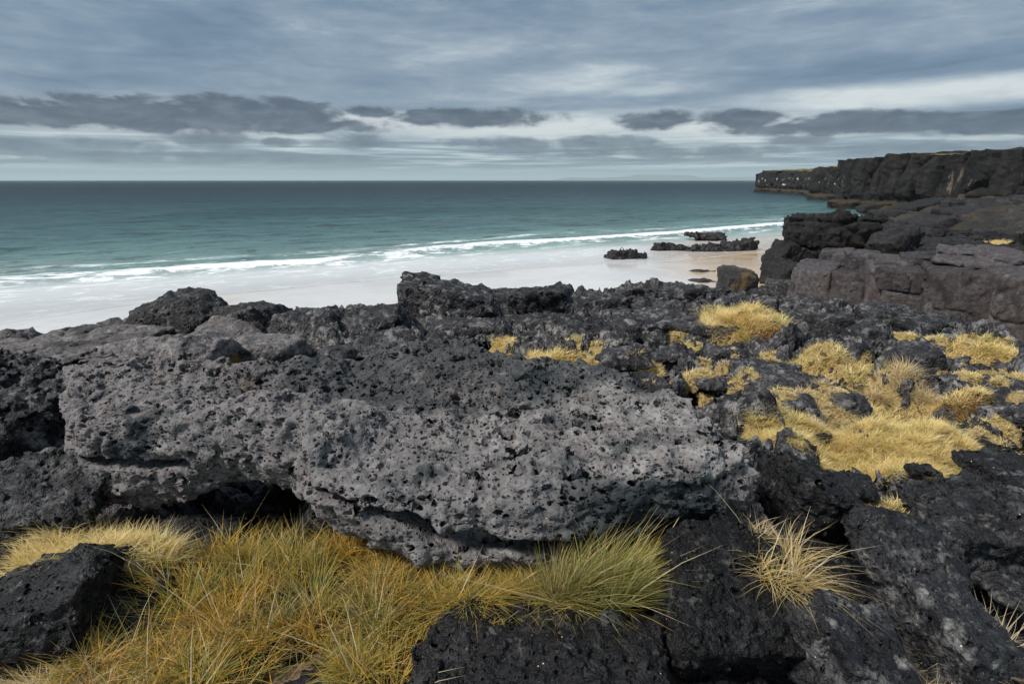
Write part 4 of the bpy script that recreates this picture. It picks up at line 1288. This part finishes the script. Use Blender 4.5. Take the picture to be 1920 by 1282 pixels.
def build_cliff(line, tops, label, step, seed, turf_rng):
    line = np.array(line, float)
    seg = np.hypot(*np.diff(line, axis=0).T); cum = np.concatenate([[0], np.cumsum(seg)])
    sl = np.arange(0, cum[-1], step)
    lx_, ly_ = np.interp(sl, cum, line[:, 0]), np.interp(sl, cum, line[:, 1])
    for _ in range(3):
        k_ = np.ones(5) / 5
        pad = lambda a: np.concatenate([np.full(2, a[0]), a, np.full(2, a[-1])])
        lx_, ly_ = np.convolve(pad(lx_), k_, 'valid'), np.convolve(pad(ly_), k_, 'valid')
    tx, ty = np.gradient(lx_), np.gradient(ly_)
    tn = np.hypot(tx, ty); nx_, ny_ = -ty / tn, tx / tn       # towards the sea
    top = np.interp(sl, np.linspace(0, cum[-1], len(tops)), tops)
    P1 = np.stack([sl * 0.11, 0 * sl, 0 * sl + seed], 1)
    f1, f2, rid, _, _ = worley2(sl * 0.16 + 0.8 * fbm(P1, 3), 0 * sl + seed + .5, 7)
    top = top + 0.8 * fbm(P1 * 1.5, 4, seed=1) + (RV[rid, 2] - 0.5) * 0.9 + 0.35 * fbm(P1 * 9, 3, seed=2)
    vv = np.concatenate([np.linspace(-0.08, 1, 60), np.linspace(1.02, 2.0, 14)])
    Sg, Vg = np.meshgrid(np.arange(len(sl)), vv, indexing='ij')
    si = Sg.ravel(); v_ = Vg.ravel(); s1 = sl[si]
    zf = np.clip(v_, -1, 1) * top[si]
    Pz = np.stack([s1 * 0.14, zf * 0.05, 0 * s1 + seed], 1)
    w = s1 * 0.30 + 0.45 * fbm(Pz, 3, seed=3)
    f1, f2, rid, ox, oy = worley2(w, zf * 0.075 + 0.3 * fbm(Pz * 2, 2, seed=4) + 3, 8)
    col_ = np.sqrt(np.clip(1 - (f1 * 1.1) ** 2, 0, 1)) * 1.7 + (RV[rid, 3] - 0.5) * 2.2 - 1.8 * sstep(0.16 - (f2 - f1), 0, 0.16)
    P3 = np.stack([lx_[si] * 1.0, ly_[si], zf], 1)
    big_ = 3.0 * fbm(np.stack([s1 * 0.035, zf * 0.02, 0 * s1 + seed], 1), 3, seed=6)
    rug = 1.2 * fbm(P3 * np.array([.35, .35, .22]), 4, seed=7) + 0.5 * ridged(P3 * 0.8, 3, seed=8)
    lean = -(np.clip(v_, 0, 1)) * 1.6
    ledge = 2.6 * sstep(-zf, -2.2, -1.3) * (0.6 + 0.8 * fbm(P3 * .2, 2, seed=9))
    o_ = col_ * sstep(zf, 0.5, 3.5) + big_ + rug + lean + ledge
    back = np.clip(v_ - 1, 0, 1)
    o_ = np.where(v_ > 1, o_ - back * 28 - 0.5, o_)
    zz_ = zf + np.where(v_ > 1, 1.2 * fbm(P3 * .1 + back[:, None] * 3, 3) * np.minimum(1, back * 3) + back * 0.6, 0.35 * rug * (np.clip(v_, 0, 1)))
    V = np.stack([lx_[si] + nx_[si] * o_, ly_[si] + ny_[si] * o_, zz_], 1)
    base = (float(lx_.mean()), float(ly_.mean()), 0.0)
    e = empty('sea_cliff', base)
    tag(e, label, 'cliff')
    nv = len(vv)
    F = grid_faces(len(sl), nv)
    vrow = np.repeat(np.arange(len(sl) - 1), nv - 1) * 0 + np.tile(np.arange(nv - 1), len(sl) - 1)
    srow = np.repeat(np.arange(len(sl) - 1), nv - 1)
    turfm = (vrow >= 61) & (fbm(np.stack([sl[srow] * 0.05, 0. * srow, 0. * srow + seed], 1), 3, seed=12) > turf_rng)
    mesh_obj('rock_face', V, F[~turfm], M['cliff'], parent=e, loc=base)
    if turfm.any():
        Vt = V.copy(); Vt[:, 2] += 0.25
        mesh_obj('turf_cap', Vt, F[turfm], M['turf'], parent=e, loc=base)
    return e


build_cliff([(100, 52), (88, 92), (80, 112), (72, 128), (80, 142), (104, 160)], [11.5, 11.2, 10.6, 10.4, 9.8, 9.0],
            'long dark columnar basalt cliff on the right with an ochre tide band', 0.30, 1, 0.15)
build_cliff([(98, 165), (96, 186), (112, 215), (124, 250), (128, 285), (133, 318), (143, 342), (165, 350), (200, 352)], [9.2, 9.6, 9.8, 9.4, 9.6, 10.3, 9.0, 8.2, 8.2],
            'farther low cliff point with white bird droppings and mossy top', 0.55, 2, -0.25)

# ------------------------------------------------------------------ distant hills and the air between
HD = 16000.0
hx = np.linspace(400, 11000, 300)
prof = [(1035, 335), (1075, 332.5), (1120, 334), (1170, 331.5), (1195, 327.5), (1290, 329), (1315, 333), (1420, 331.5), (1500, 333), (1700, 334)]
hz_ = np.interp(960 + FPX * hx / HD * 1.03, [p[0] for p in prof], [(338 - p[1]) / FPX * HD for p in prof], left=0)
hz_ = hz_ + 4.5 * fbm(np.stack([hx * 0.0035, 0 * hx, 0 * hx], 1), 4)
hz_ *= sstep(hx, 900, 1500)
rows = []
for dy, kz in ((0, 0.0), (200, 0.45), (600, 0.85), (1000, 1.0), (2000, 0.7), (3400, 0)):
    rows.append(np.stack([hx * (1 + dy / HD), np.full_like(hx, HD + dy), hz_ * kz * (1 + dy / HD) - (2 if kz == 0 else 0)], 1))
V = np.stack(rows, 1).reshape(-1, 3)
hills = mesh_obj('hills', V, grid_faces(len(hx), len(rows)), M['hill'], loc=(5000, 17000, 0))
tag(hills, 'low blue mountains on the horizon across the water', kind='structure')

hm, hn, ho = material('sea_air')
pv = hn.node('ShaderNodeVolumePrincipled')
pv.inputs['Color'].default_value = (0.80, 0.96, 1.0, 1)
pv.inputs['Density'].default_value = 0.9e-4
hn.l.new(pv.outputs[0], ho.inputs['Volume'])
hb = np.array([(x, y, z) for x in (-29000, 29000) for y in (-29000, 29000) for z in (-6, 178)], float)
HF = np.array([(0, 1, 3, 2), (4, 6, 7, 5), (0, 4, 5, 1), (2, 3, 7, 6), (0, 2, 6, 4), (1, 5, 7, 3)])
haze = mesh_obj('haze', hb, HF, hm, loc=(0, 0, -6), smooth=False)
tag(haze, 'thin sea haze', kind='stuff')

# ------------------------------------------------------------------ height map for the grass
HX0, HY0, HS = -9.0, 0.6, 0.03
HNX, HNY = 640, 440
HG = np.full((HNX, HNY), -9.0); HA = HG.copy()
for Vv, kind in SOLIDS:
    i = ((Vv[:, 0] - HX0) / HS).astype(int); j = ((Vv[:, 1] - HY0) / HS).astype(int)
    ok = (i >= 0) & (i < HNX) & (j >= 0) & (j < HNY)
    if kind != 'hero':
        np.maximum.at(HG, (i[ok], j[ok]), Vv[ok, 2])
    np.maximum.at(HA, (i[ok], j[ok]), Vv[ok, 2])
for Hm in (HG, HA):
    for _ in range(6):
        hole = Hm < -8
        mx_ = np.maximum.reduce([np.roll(Hm, 1, 0), np.roll(Hm, -1, 0), np.roll(Hm, 1, 1), np.roll(Hm, -1, 1)])
        Hm[hole] = mx_[hole]


def box_blur(Hm, k_):
    c = np.cumsum(np.pad(Hm, ((k_ + 1, k_), (0, 0)), mode='edge'), 0)
    Hm = (c[2 * k_ + 1:] - c[:-2 * k_ - 1]) / (2 * k_ + 1)
    c = np.cumsum(np.pad(Hm, ((0, 0), (k_ + 1, k_)), mode='edge'), 1)
    return (c[:, 2 * k_ + 1:] - c[:, :-2 * k_ - 1]) / (2 * k_ + 1)


HB = box_blur(box_blur(HG, 3), 3)


def height_soft(x, y):
    i = np.clip(((np.asarray(x) - HX0) / HS).astype(int), 0, HNX - 1); j = np.clip(((np.asarray(y) - HY0) / HS).astype(int), 0, HNY - 1)
    return HB[i, j]


def height(x, y, hero=False):
    i = np.clip(((np.asarray(x) - HX0) / HS).astype(int), 0, HNX - 1); j = np.clip(((np.asarray(y) - HY0) / HS).astype(int), 0, HNY - 1)
    return (HA if hero else HG)[i, j]


def hit(u, v):
    """first point of the near ground along the view ray"""
    d = ray(u, v)
    t = np.arange(1.2, 16, 0.01)
    p = d[None, :] * t[:, None] + np.array([0, 0, CAM_Z])
    below = p[:, 2] <= height(p[:, 0], p[:, 1]) + 0.005
    k_ = int(np.argmax(below)) if below.any() else 400
    return p[k_], t[k_]


# ------------------------------------------------------------------ grass
def blades(root, L, lean, az_, wid, g, seg=3, curl=0.5, bias=(0, 0)):
    """ribbon blades: returns verts, quads, tris, tint, rise"""
    n = len(root)
    t = np.linspace(0, 1, seg + 1)
    hx_, hy_ = np.cos(az_), np.sin(az_)
    cur = g.uniform(0.1, 1.0, n) * curl
    wob = g.normal(0, 0.08, n)
    side = az_ + np.pi / 2 + g.normal(0, 0.6, n)
    V = np.zeros((n, 2 * seg + 1, 3)); rise = np.zeros((n, 2 * seg + 1))
    for k_, tk in enumerate(t):
        ho_ = L * (lean * tk + cur * tk * tk)
        up = L * (tk * np.sqrt(np.clip(1 - lean ** 2, 0.1, 1)) - 0.55 * cur * tk * tk)
        c = root + np.stack([hx_ * ho_ - hy_ * wob * L * tk * tk + bias[0] * L * tk * tk, hy_ * ho_ + hx_ * wob * L * tk * tk + bias[1] * L * tk * tk, up], 1)
        w = wid * (1 - tk * 0.75) * 0.5
        sd = np.stack([np.cos(side) * w, np.sin(side) * w, 0 * w], 1)
        if k_ < seg:
            V[:, 2 * k_] = c - sd; V[:, 2 * k_ + 1] = c + sd
            rise[:, 2 * k_] = rise[:, 2 * k_ + 1] = tk
        else:
            V[:, 2 * seg] = c; rise[:, 2 * seg] = 1
    b = (np.arange(n) * (2 * seg + 1))[:, None]
    quads = np.concatenate([b + np.array([2 * k_, 2 * k_ + 1, 2 * k_ + 3, 2 * k_ + 2]) for k_ in range(seg - 1)], 0)
    tris = b + np.array([2 * seg - 2, 2 * seg - 1, 2 * seg])
    tint = np.repeat(g.random(n), 2 * seg + 1)
    return V.reshape(-1, 3), quads, tris, tint, rise.ravel()


def tuft(name, c, rx, ry, n, length, mat, label, seed, wid=0.004, lean=0.72, curl=0.7, cushion=0.12, rot=0.0, cush_mat='thatch', clumps=None, group=None, category='grass', kind=None, bias=(0, 0), zoff=0.0, jag=0.35, stems=0, low=0.4, mixc=0.55, lift=0.0):
    """grass thing: a root cushion draped over the ground with blades growing out of it"""
    g = np.random.default_rng(seed)
    ca, sa = math.cos(rot), math.sin(rot)
    ch = cushion * min(rx, ry) * 0.8

    def edge(th):
        return 1 + jag * fbm(np.stack([np.cos(th) * 1.7 + seed, np.sin(th) * 1.7, 0 * th], 1), 3, seed=seed % 40)

    def surf(px_, py_):
        th = np.arctan2(py_, px_)
        rad = np.hypot(px_, py_) / edge(th)
        wx, wy = c[0] + ca * px_ * rx - sa * py_ * ry, c[1] + sa * px_ * rx + ca * py_ * ry
        gz_ = height_soft(wx, wy) + 0.015 + lift * np.clip(1.1 - rad, 0, 1) ** 0.5
        gz_ = np.clip(gz_, c[2] - low * max(rx, ry) - 0.03, c[2] + 0.35 * max(rx, ry) + 0.03)
        z = gz_ + ch * np.sqrt(np.clip(1 - rad ** 2, 0, 1)) * (1 + 0.5 * fbm(np.stack([wx * 9, wy * 9, 0 * wx], 1), 3, seed=3)) - 0.012 + zoff
        return wx, wy, z, rad
    # root cushion
    nt, nr = 40, 9
    th = np.linspace(0, 2 * np.pi, nt, endpoint=False)
    vs_ = []
    for k_, rr_ in enumerate(np.linspace(0.02, 1.04, nr)):
        e = edge(th) * rr_
        wx, wy, z, rad = surf(np.cos(th) * e, np.sin(th) * e)
        if rr_ > 1:
            z = z - 0.05
        vs_.append(np.stack([wx, wy, z + 0.010 * fbm(np.stack([wx * 22, wy * 22, 0 * wx], 1), 3, seed=5)], 1))
    V = np.concatenate(vs_)
    F = []
    for k_ in range(nr - 1):
        a = k_ * nt + np.arange(nt); b = k_ * nt + (np.arange(nt) + 1) % nt
        F.append(np.stack([a, b, b + nt, a + nt], 1))
    base = (float(c[0]), float(c[1]), float(V[:, 2].min()))
    e_ = empty(name, base)
    tag(e_, label, category, group, kind)
    mesh_obj('root_cushion', V, np.concatenate(F), M[cush_mat], parent=e_, loc=base)
    # blades
    if clumps:
        cth = g.random(clumps) * 2 * np.pi; cr_ = np.sqrt(g.random(clumps)) * 0.95
        cpx, cpy = np.cos(cth) * cr_ * edge(cth), np.sin(cth) * cr_ * edge(cth)
        k_ = g.integers(0, clumps, n)
        sp = 0.9 / math.sqrt(clumps)
        ox_, oy_ = g.normal(0, sp * 0.55, n), g.normal(0, sp * 0.55, n)
        px_, py_ = cpx[k_] + ox_, cpy[k_] + oy_
        dirx, diry = ox_ * rx, oy_ * ry
        lk = g.uniform(0.7, 1.25, clumps)[k_]
        tcl = g.random(clumps)[k_]
    else:
        th = g.random(n) * 2 * np.pi; r_ = np.sqrt(g.random(n)) * 0.98
        px_, py_ = np.cos(th) * r_ * edge(th), np.sin(th) * r_ * edge(th)
        dirx, diry = px_ * rx, py_ * ry
        lk = np.ones(n); tcl = None
    nr_ = int(n * 0.30)                                    # a skirt of blades round the rim hides the cushion
    th = g.random(nr_) * 2 * np.pi
    e = edge(th) * g.uniform(0.72, 1.02, nr_)
    px_ = np.concatenate([px_, np.cos(th) * e]); py_ = np.concatenate([py_, np.sin(th) * e])
    dirx = np.concatenate([dirx, np.cos(th) * rx]); diry = np.concatenate([diry, np.sin(th) * ry])
    lk = np.concatenate([lk, np.full(nr_, 0.75)])
    if tcl is not None:
        tcl = np.concatenate([tcl, g.random(nr_)])
    wx, wy, z, rad = surf(px_, py_)
    skirt = np.arange(len(wx)) >= n
    keep = rad < 1.03
    wx, wy, z, rad, dirx, diry, lk = [q[keep] for q in (wx, wy, z, rad, dirx, diry, lk)]
    n = len(wx)
    dwx, dwy = ca * dirx - sa * diry, sa * dirx + ca * diry
    az_ = np.arctan2(dwy, dwx) + g.normal(0, 0.75, n)
    ln = np.clip(lean * (0.25 + 0.75 * (rad if not clumps else np.clip(g.random(n) + 0.2, 0, 1))) + g.normal(0, 0.16, n), 0.0, 0.95)
    ln = np.where(skirt[keep], np.clip(ln + 0.3, 0, 0.97), ln)
    L = length * lk * g.uniform(0.5, 1.15, n)
    V, Q, T, tint, rise = blades(np.stack([wx, wy, z], 1), L, ln, az_, wid * g.uniform(0.7, 1.3, n), g, curl=curl, bias=bias)
    if tcl is not None:
        tint = np.clip((1 - mixc) * tint + mixc * np.repeat(tcl[keep], 7), 0, 1)
    o = mesh_obj('blades', V, Q, M[mat], parent=e_, loc=base, tris=T, attrs={'tint': tint, 'rise': rise}, smooth=False)
    o['kind'] = 'stuff'
    if stems:
        k_ = g.integers(0, n, stems)
        azs = g.random(stems) * 6.28
        V, Q, T, tint, rise = blades(np.stack([wx[k_], wy[k_], z[k_]], 1), length * g.uniform(1.4, 2.1, stems), g.uniform(.35, .9, stems), azs, np.full(stems, wid * 1.15), g, curl=0.25)
        o = mesh_obj('dry_stems', V, Q, M['straw'], parent=e_, loc=base, tris=T, attrs={'tint': np.clip(tint, .2, .6), 'rise': rise}, smooth=False)
        o['kind'] = 'stuff'
    return e_


def pix_tuft(u, v, hw, hh, mat, label, seed, length=None, dens=1.0, flat=1.0, **kw):
    """tuft whose crown shows hw x hh pixels round (u, v)"""
    p, t = hit(u, v + 0.35 * hh)
    rx = 1.15 * hw / FPX * t
    p = np.array([p[0], p[1], min(p[2], float(height_soft(p[0], p[1])) + 0.05)])
    al = max(-ray(u, v)[2], 0.2)
    ry = min(max(hh / FPX * t / al * 0.80 * flat, rx * 0.4), rx * 1.6)
    length = length or 0.16
    length = length * min(1.0, 0.35 + rx * 2.2)
    n = int(np.clip(dens * 10000 * math.pi * rx * ry * (3.2 / t) ** 0.7, 160, 16000))
    kw.setdefault('lift', min(0.06, 0.02 + 0.15 * min(rx, ry)))
    return tuft('grass_tuft', p, rx, ry, n, length, mat, label, seed, wid=max(0.0026, 0.00105 * t), **kw)


GT = 'golden grass tufts among the lava'
tufts = [
    (935, 652, 34, 12, 'left end of the golden grass strip behind the slab'),
    (1072, 645, 15, 12, 'small round golden tuft standing above the grass strip behind the slab'),
    (990, 672, 42, 9, 'low golden grass fringe along the back edge of the slab'),
    (1065, 668, 62, 13, 'main golden grass strip behind the slab'),
    (1170, 706, 14, 10, 'yellow sprig at the right end of the slab top'),
    (1212, 664, 28, 12, 'flat golden tuft right of the grass strip'),
    (1275, 632, 16, 13, 'small greenish tuft with a dead stalk in the middle of the lava'),
    (1298, 648, 6, 5, 'tiny tuft just below the greenish one'),
    (1355, 638, 10, 6, 'tiny golden tuft left below the tall tuft'),
    (1238, 718, 32, 18, 'left cushion tuft behind the slab end'),
    (1288, 692, 36, 18, 'thick green-gold cushion tuft behind the slab end'),
    (1332, 720, 15, 10, 'small tuft right of the thick cushion tuft'),
    (1322, 674, 14, 7, 'little straw tuft above the thick cushion tuft'),
    (1356, 677, 11, 6, 'little straw tuft on the dark stone right of the cushions'),
    (1362, 596, 36, 22, 'tall golden tuft left of the round black boulder'),
    (1422, 614, 32, 24, 'green-gold tuft on a brown root mound under the round black boulder'),
    (1434, 657, 15, 7, 'small tuft under the brown root mound'),
    (1535, 668, 58, 15, 'flowering green-gold cushion with small pale blossoms'),
    (1568, 695, 54, 15, 'wide pale golden patch below the flowering cushion'),
    (1700, 629, 14, 7, 'small bright tuft left of the upright black rock'),
    (1752, 632, 22, 10, 'golden tuft behind the upright black rock'),
    (1764, 658, 12, 8, 'small golden tuft right of the upright black rock'),
    (1835, 652, 55, 14, 'golden patch near the right edge, upper part'),
    (1885, 668, 55, 17, 'golden patch at the right edge, lower part'),
    (1682, 708, 42, 22, 'spiky straw tuft with upright dead stalks'),
    (1535, 735, 38, 12, 'straw tuft drooping over a black stone'),
    (1455, 765, 32, 16, 'straw-gold tuft on the dark rock right of the slab'),
    (1565, 788, 50, 18, 'loose straw clump above the meadow'),
    (1682, 775, 66, 26, 'broad golden cushion above the meadow'),
    (1795, 762, 44, 14, 'green-gold tuft with a brown bare side'),
    (1815, 788, 45, 10, 'low golden patch right of the broad cushion'),
    (1437, 803, 38, 16, 'bright golden cushion against the right end of the slab'),
    (1900, 820, 36, 18, 'golden grass at the right edge above the black knobbly boulder'),
    (1790, 812, 24, 7, 'narrow golden strip between two meadow stones'),
    (1655, 925, 40, 24, 'golden grass tongue hanging down from the meadow between boulders'),
]
TW = {14: dict(length=.20, dens=1.3), 15: dict(length=.18, cushion=.9, cush_mat='peat', dens=1.3), 24: dict(length=.17, stems=18), 17: dict(cushion=.7), 29: dict(cushion=.8, cush_mat='peat')}
for i, (u, v, hw, hh, lab) in enumerate(tufts):
    kw = TW.get(i, {})
    mat = 'straw' if 'straw' in lab else 'gold'
    kw.setdefault('length', 0.088); kw.setdefault('jag', 0.8)
    pix_tuft(u, v, hw, hh, mat, lab, 700 + i, group=GT, clumps=max(3, int(hw * hh / 70)), **{'stems': 5 if hw > 30 else 0, **kw})
MARKS = [('flowering cushion', 1535, 668), ('spiky straw tuft', 1682, 708), ('broad golden cushion', 1682, 775), ('upright black rock', 1720, 672), ('grey-crusted hump', 1440, 711),
         ('tuft with the brown bare side', 1795, 762), ('knobbly boulder at the right edge', 1890, 885), ('low smooth meadow stone', 1757, 825), ('golden patch at the right edge', 1885, 668),
         ('rugged black hump', 1840, 727), ('loose straw clump', 1565, 788), ('straw-gold tuft near the slab end', 1455, 765), ('tall golden tuft', 1362, 596), ('thick cushion tuft', 1288, 692)]
g = np.random.default_rng(77)
used = set()
for _ in range(400):
    if len(used) >= 32:
        break
    u, v = (g.uniform(1420, 1915), g.uniform(655, 850)) if g.random() < .8 else (g.uniform(1180, 1420), g.uniform(610, 730))
    if any(abs(u - q[0]) < q[2] * 1.1 and abs(v - q[1]) < q[3] * 1.3 for q in tufts):
        continue
    best = None
    for nm, mu, mv in sorted(MARKS, key=lambda m_: math.hypot(m_[1] - u, (m_[2] - v) * 1.8)):
        du, dv = u - mu, (v - mv) * 1.8
        if math.hypot(du, dv) > 150:
            break
        way = ('right of' if du > 0 else 'left of') if abs(du) > abs(dv) else ('below' if dv > 0 else 'above')
        if (nm, way) not in used:
            best = (nm, way)
            break
    if best is None:
        continue
    used.add(best)
    straw = g.random() < .3
    pix_tuft(u, v, g.uniform(9, 24), g.uniform(5, 9), 'straw' if straw else 'gold', 'small %s grass wisp %s the %s' % ('straw' if straw else 'golden', best[1], best[0]), 900 + len(used), length=0.08, jag=.7,
             group='small grass wisps in the lava cracks', clumps=4)
pix_tuft(1402, 962, 30, 24, 'straw', 'thin straw wisp in the crack at the right foot of the slab', 960, length=0.16, clumps=6, dens=.7)
fl_m, fn_, fo_ = material('pale_blossom')
fb_ = principled(fn_, (0.80, 0.62, 0.58), 0.7, 0.2)
fn_.l.new(fb_.outputs[0], fo_.inputs['Surface'])
flower = next(o for o in bpy.data.objects if o.get('label', '').startswith('flowering'))
g = np.random.default_rng(5)
OCT = np.array([(1, 0, 0), (0, 1, 0), (-1, 0, 0), (0, -1, 0), (0, 0, .6), (0, 0, -.6)], float)
OF = [(0, 1, 4), (1, 2, 4), (2, 3, 4), (3, 0, 4), (1, 0, 5), (2, 1, 5), (3, 2, 5), (0, 3, 5)]
fbase = np.array(flower['_base'])
for q in range(13):
    c_ = fbase + np.array([g.normal(0.05, .16), g.normal(0, .07), 0])
    c_[2] = float(height_soft(c_[0], c_[1])) + g.uniform(.07, .11)
    mesh_obj('blossom', OCT * 0.013 * g.uniform(.8, 1.3) + c_, OF, fl_m, parent=flower)
print('tufts', round(time.time() - T0, 1), TRIS)

# the meadow on the right
p1, t1 = hit(1640, 862)
tuft('grass_meadow', np.array([p1[0], p1[1] + 0.03, p1[2]]), 0.80, 0.30, 19000, 0.090, 'gold', 'wide golden grass meadow between the slab and the right-hand boulders', 801, wid=0.0034,
     cushion=.1, clumps=110, rot=-0.05, jag=.7, stems=40, lift=0.075)
p1, t1 = hit(1560, 835)
tuft('grass_meadow', p1, 0.42, 0.17, 6000, 0.085, 'gold', 'upper left arm of the golden meadow beside the slab', 802, wid=0.0034, cushion=.1, clumps=36, lift=0.06)

p1, t1 = hit(1760, 872)
tuft('grass_meadow', p1, 0.36, 0.16, 4500, 0.085, 'gold', 'right arm of the golden meadow behind the wide charcoal block', 803, wid=0.0034, cushion=.1, clumps=34, lift=0.06)
# foreground grass
p1, _ = hit(560, 1120)
tuft('grass_bed', (-0.82, 1.94, 4.40), 0.56, 0.33, 4600, 0.165, 'amber', 'amber and olive grass bed filling the foreground below the slab', 810, wid=0.0042, cushion=.16, clumps=58, lean=.60, curl=.5, mixc=.62, jag=.3, stems=30, cush_mat='humus')
tuft('grass_bed', (-0.30, 1.87, 4.40), 0.36, 0.15, 2300, 0.15, 'amber', 'amber grass fringe growing out from under the slab lip', 811, wid=0.0040, cushion=.2, clumps=30, lean=.6, curl=.6, stems=10, cush_mat='humus', mixc=.55)
tuft('grass_bed', (-1.16, 1.56, 4.30), 0.34, 0.20, 2400, 0.14, 'amber', 'matted olive-brown grass along the bottom edge left of the sand gap', 812, wid=0.0038, cushion=.16, clumps=30, lean=.7, curl=.6, stems=30, cush_mat='humus', mixc=.55)
tuft('grass_bed', (-0.46, 1.58, 4.32), 0.15, 0.17, 1000, 0.14, 'amber', 'dry brown grass between the sand gap and the broad black boulder', 822, wid=0.0038, cushion=.16, clumps=12, lean=.7, curl=.6, stems=14, cush_mat='humus', mixc=.5)
tuft('grass_clump', (0.31, 1.82, 4.44), 0.18, 0.13, 2200, 0.30, 'green', 'long green and amber grass clump against the front of the slab', 813, wid=0.0040, cushion=.35, clumps=14, lean=.34, curl=.38, bias=(0.25, -0.03), stems=16, cush_mat='humus')
tuft('grass_clump', (0.02, 1.76, 4.40), 0.24, 0.11, 1500, 0.16, 'amber', 'short amber fringe left of the long green clump', 814, wid=0.0036, cushion=.3, clumps=16, lean=.7, curl=.8, bias=(0, -.15), cush_mat='humus')
p1, _ = hit(1462, 1030)
tuft('grass_clump', p1, 0.11, 0.20, 520, 0.14, 'strawgreen', 'straw and green grass clump hanging between boulders right of the slab', 815, wid=0.0040, cushion=.15, clumps=9, lean=.88, curl=.8, cush_mat='humus', bias=(0.10, -.35), stems=26, jag=.6)
tuft('grass_clump', (-1.72, 2.02, 4.62), 0.36, 0.14, 3400, 0.11, 'gold', 'bright yellow-green grass cap on the left boulder', 816, wid=0.0030, cushion=.25, clumps=36, lean=.6, curl=.7, stems=8)
tuft('grass_clump', (-1.78, 1.62, 4.30), 0.20, 0.14, 1300, 0.14, 'straw', 'dry grass tuft in the bottom left corner', 817, wid=0.0029, cushion=.1, clumps=14, lean=.8, curl=.8, stems=12, cush_mat='humus', low=.1)
tuft('grass_clump', (-1.42, 1.55, 4.28), 0.24, 0.14, 1800, 0.16, 'straw', 'sprawling dry grass between the left boulder and the grass bed', 818, wid=0.0029, cushion=.1, clumps=14, lean=.85, curl=.8, stems=14, cush_mat='humus', low=.1)
tuft('grass_clump', (1.66, 1.50, 4.28), 0.16, 0.24, 1300, 0.20, 'straw', 'straw grass tuft at the lower right edge', 819, wid=0.0030, cushion=.2, clumps=12, lean=.75, curl=.8, stems=10, cush_mat='humus')
tuft('grass_clump', (1.30, 1.40, 4.24), 0.16, 0.10, 500, 0.18, 'straw', 'thin straw wisps at the bottom between two boulders', 820, wid=0.0030, cushion=.1, clumps=8, lean=.85, curl=.8, stems=8, cush_mat='humus')
# rust-coloured tufts in cracks of the ridge
for u, v, hw, lab in ((416, 574, 7, 'small rust-orange tuft between the two black ridge boulders'), (438, 666, 11, 'rust-orange moss patch behind the left part of the slab')):
    pix_tuft(u, v, hw, 7, 'rust', lab, 840 + int(u) % 50, length=0.07, cush_mat='peat')
# golden grass on top of the outcrop
tuft('grass_meadow', np.array([*at_t(1872, 445, 26.6)]), 1.15, 0.7, 1500, 0.28, 'gold', 'golden grass patch on top of the outcrop at the right edge', 821, wid=0.03, cushion=.35, clumps=20, zoff=0.0)

for o in bpy.data.objects:
    if '_base' in o.keys():
        del o['_base']
print('done', round(time.time() - T0, 1), 'tris', TRIS[0])
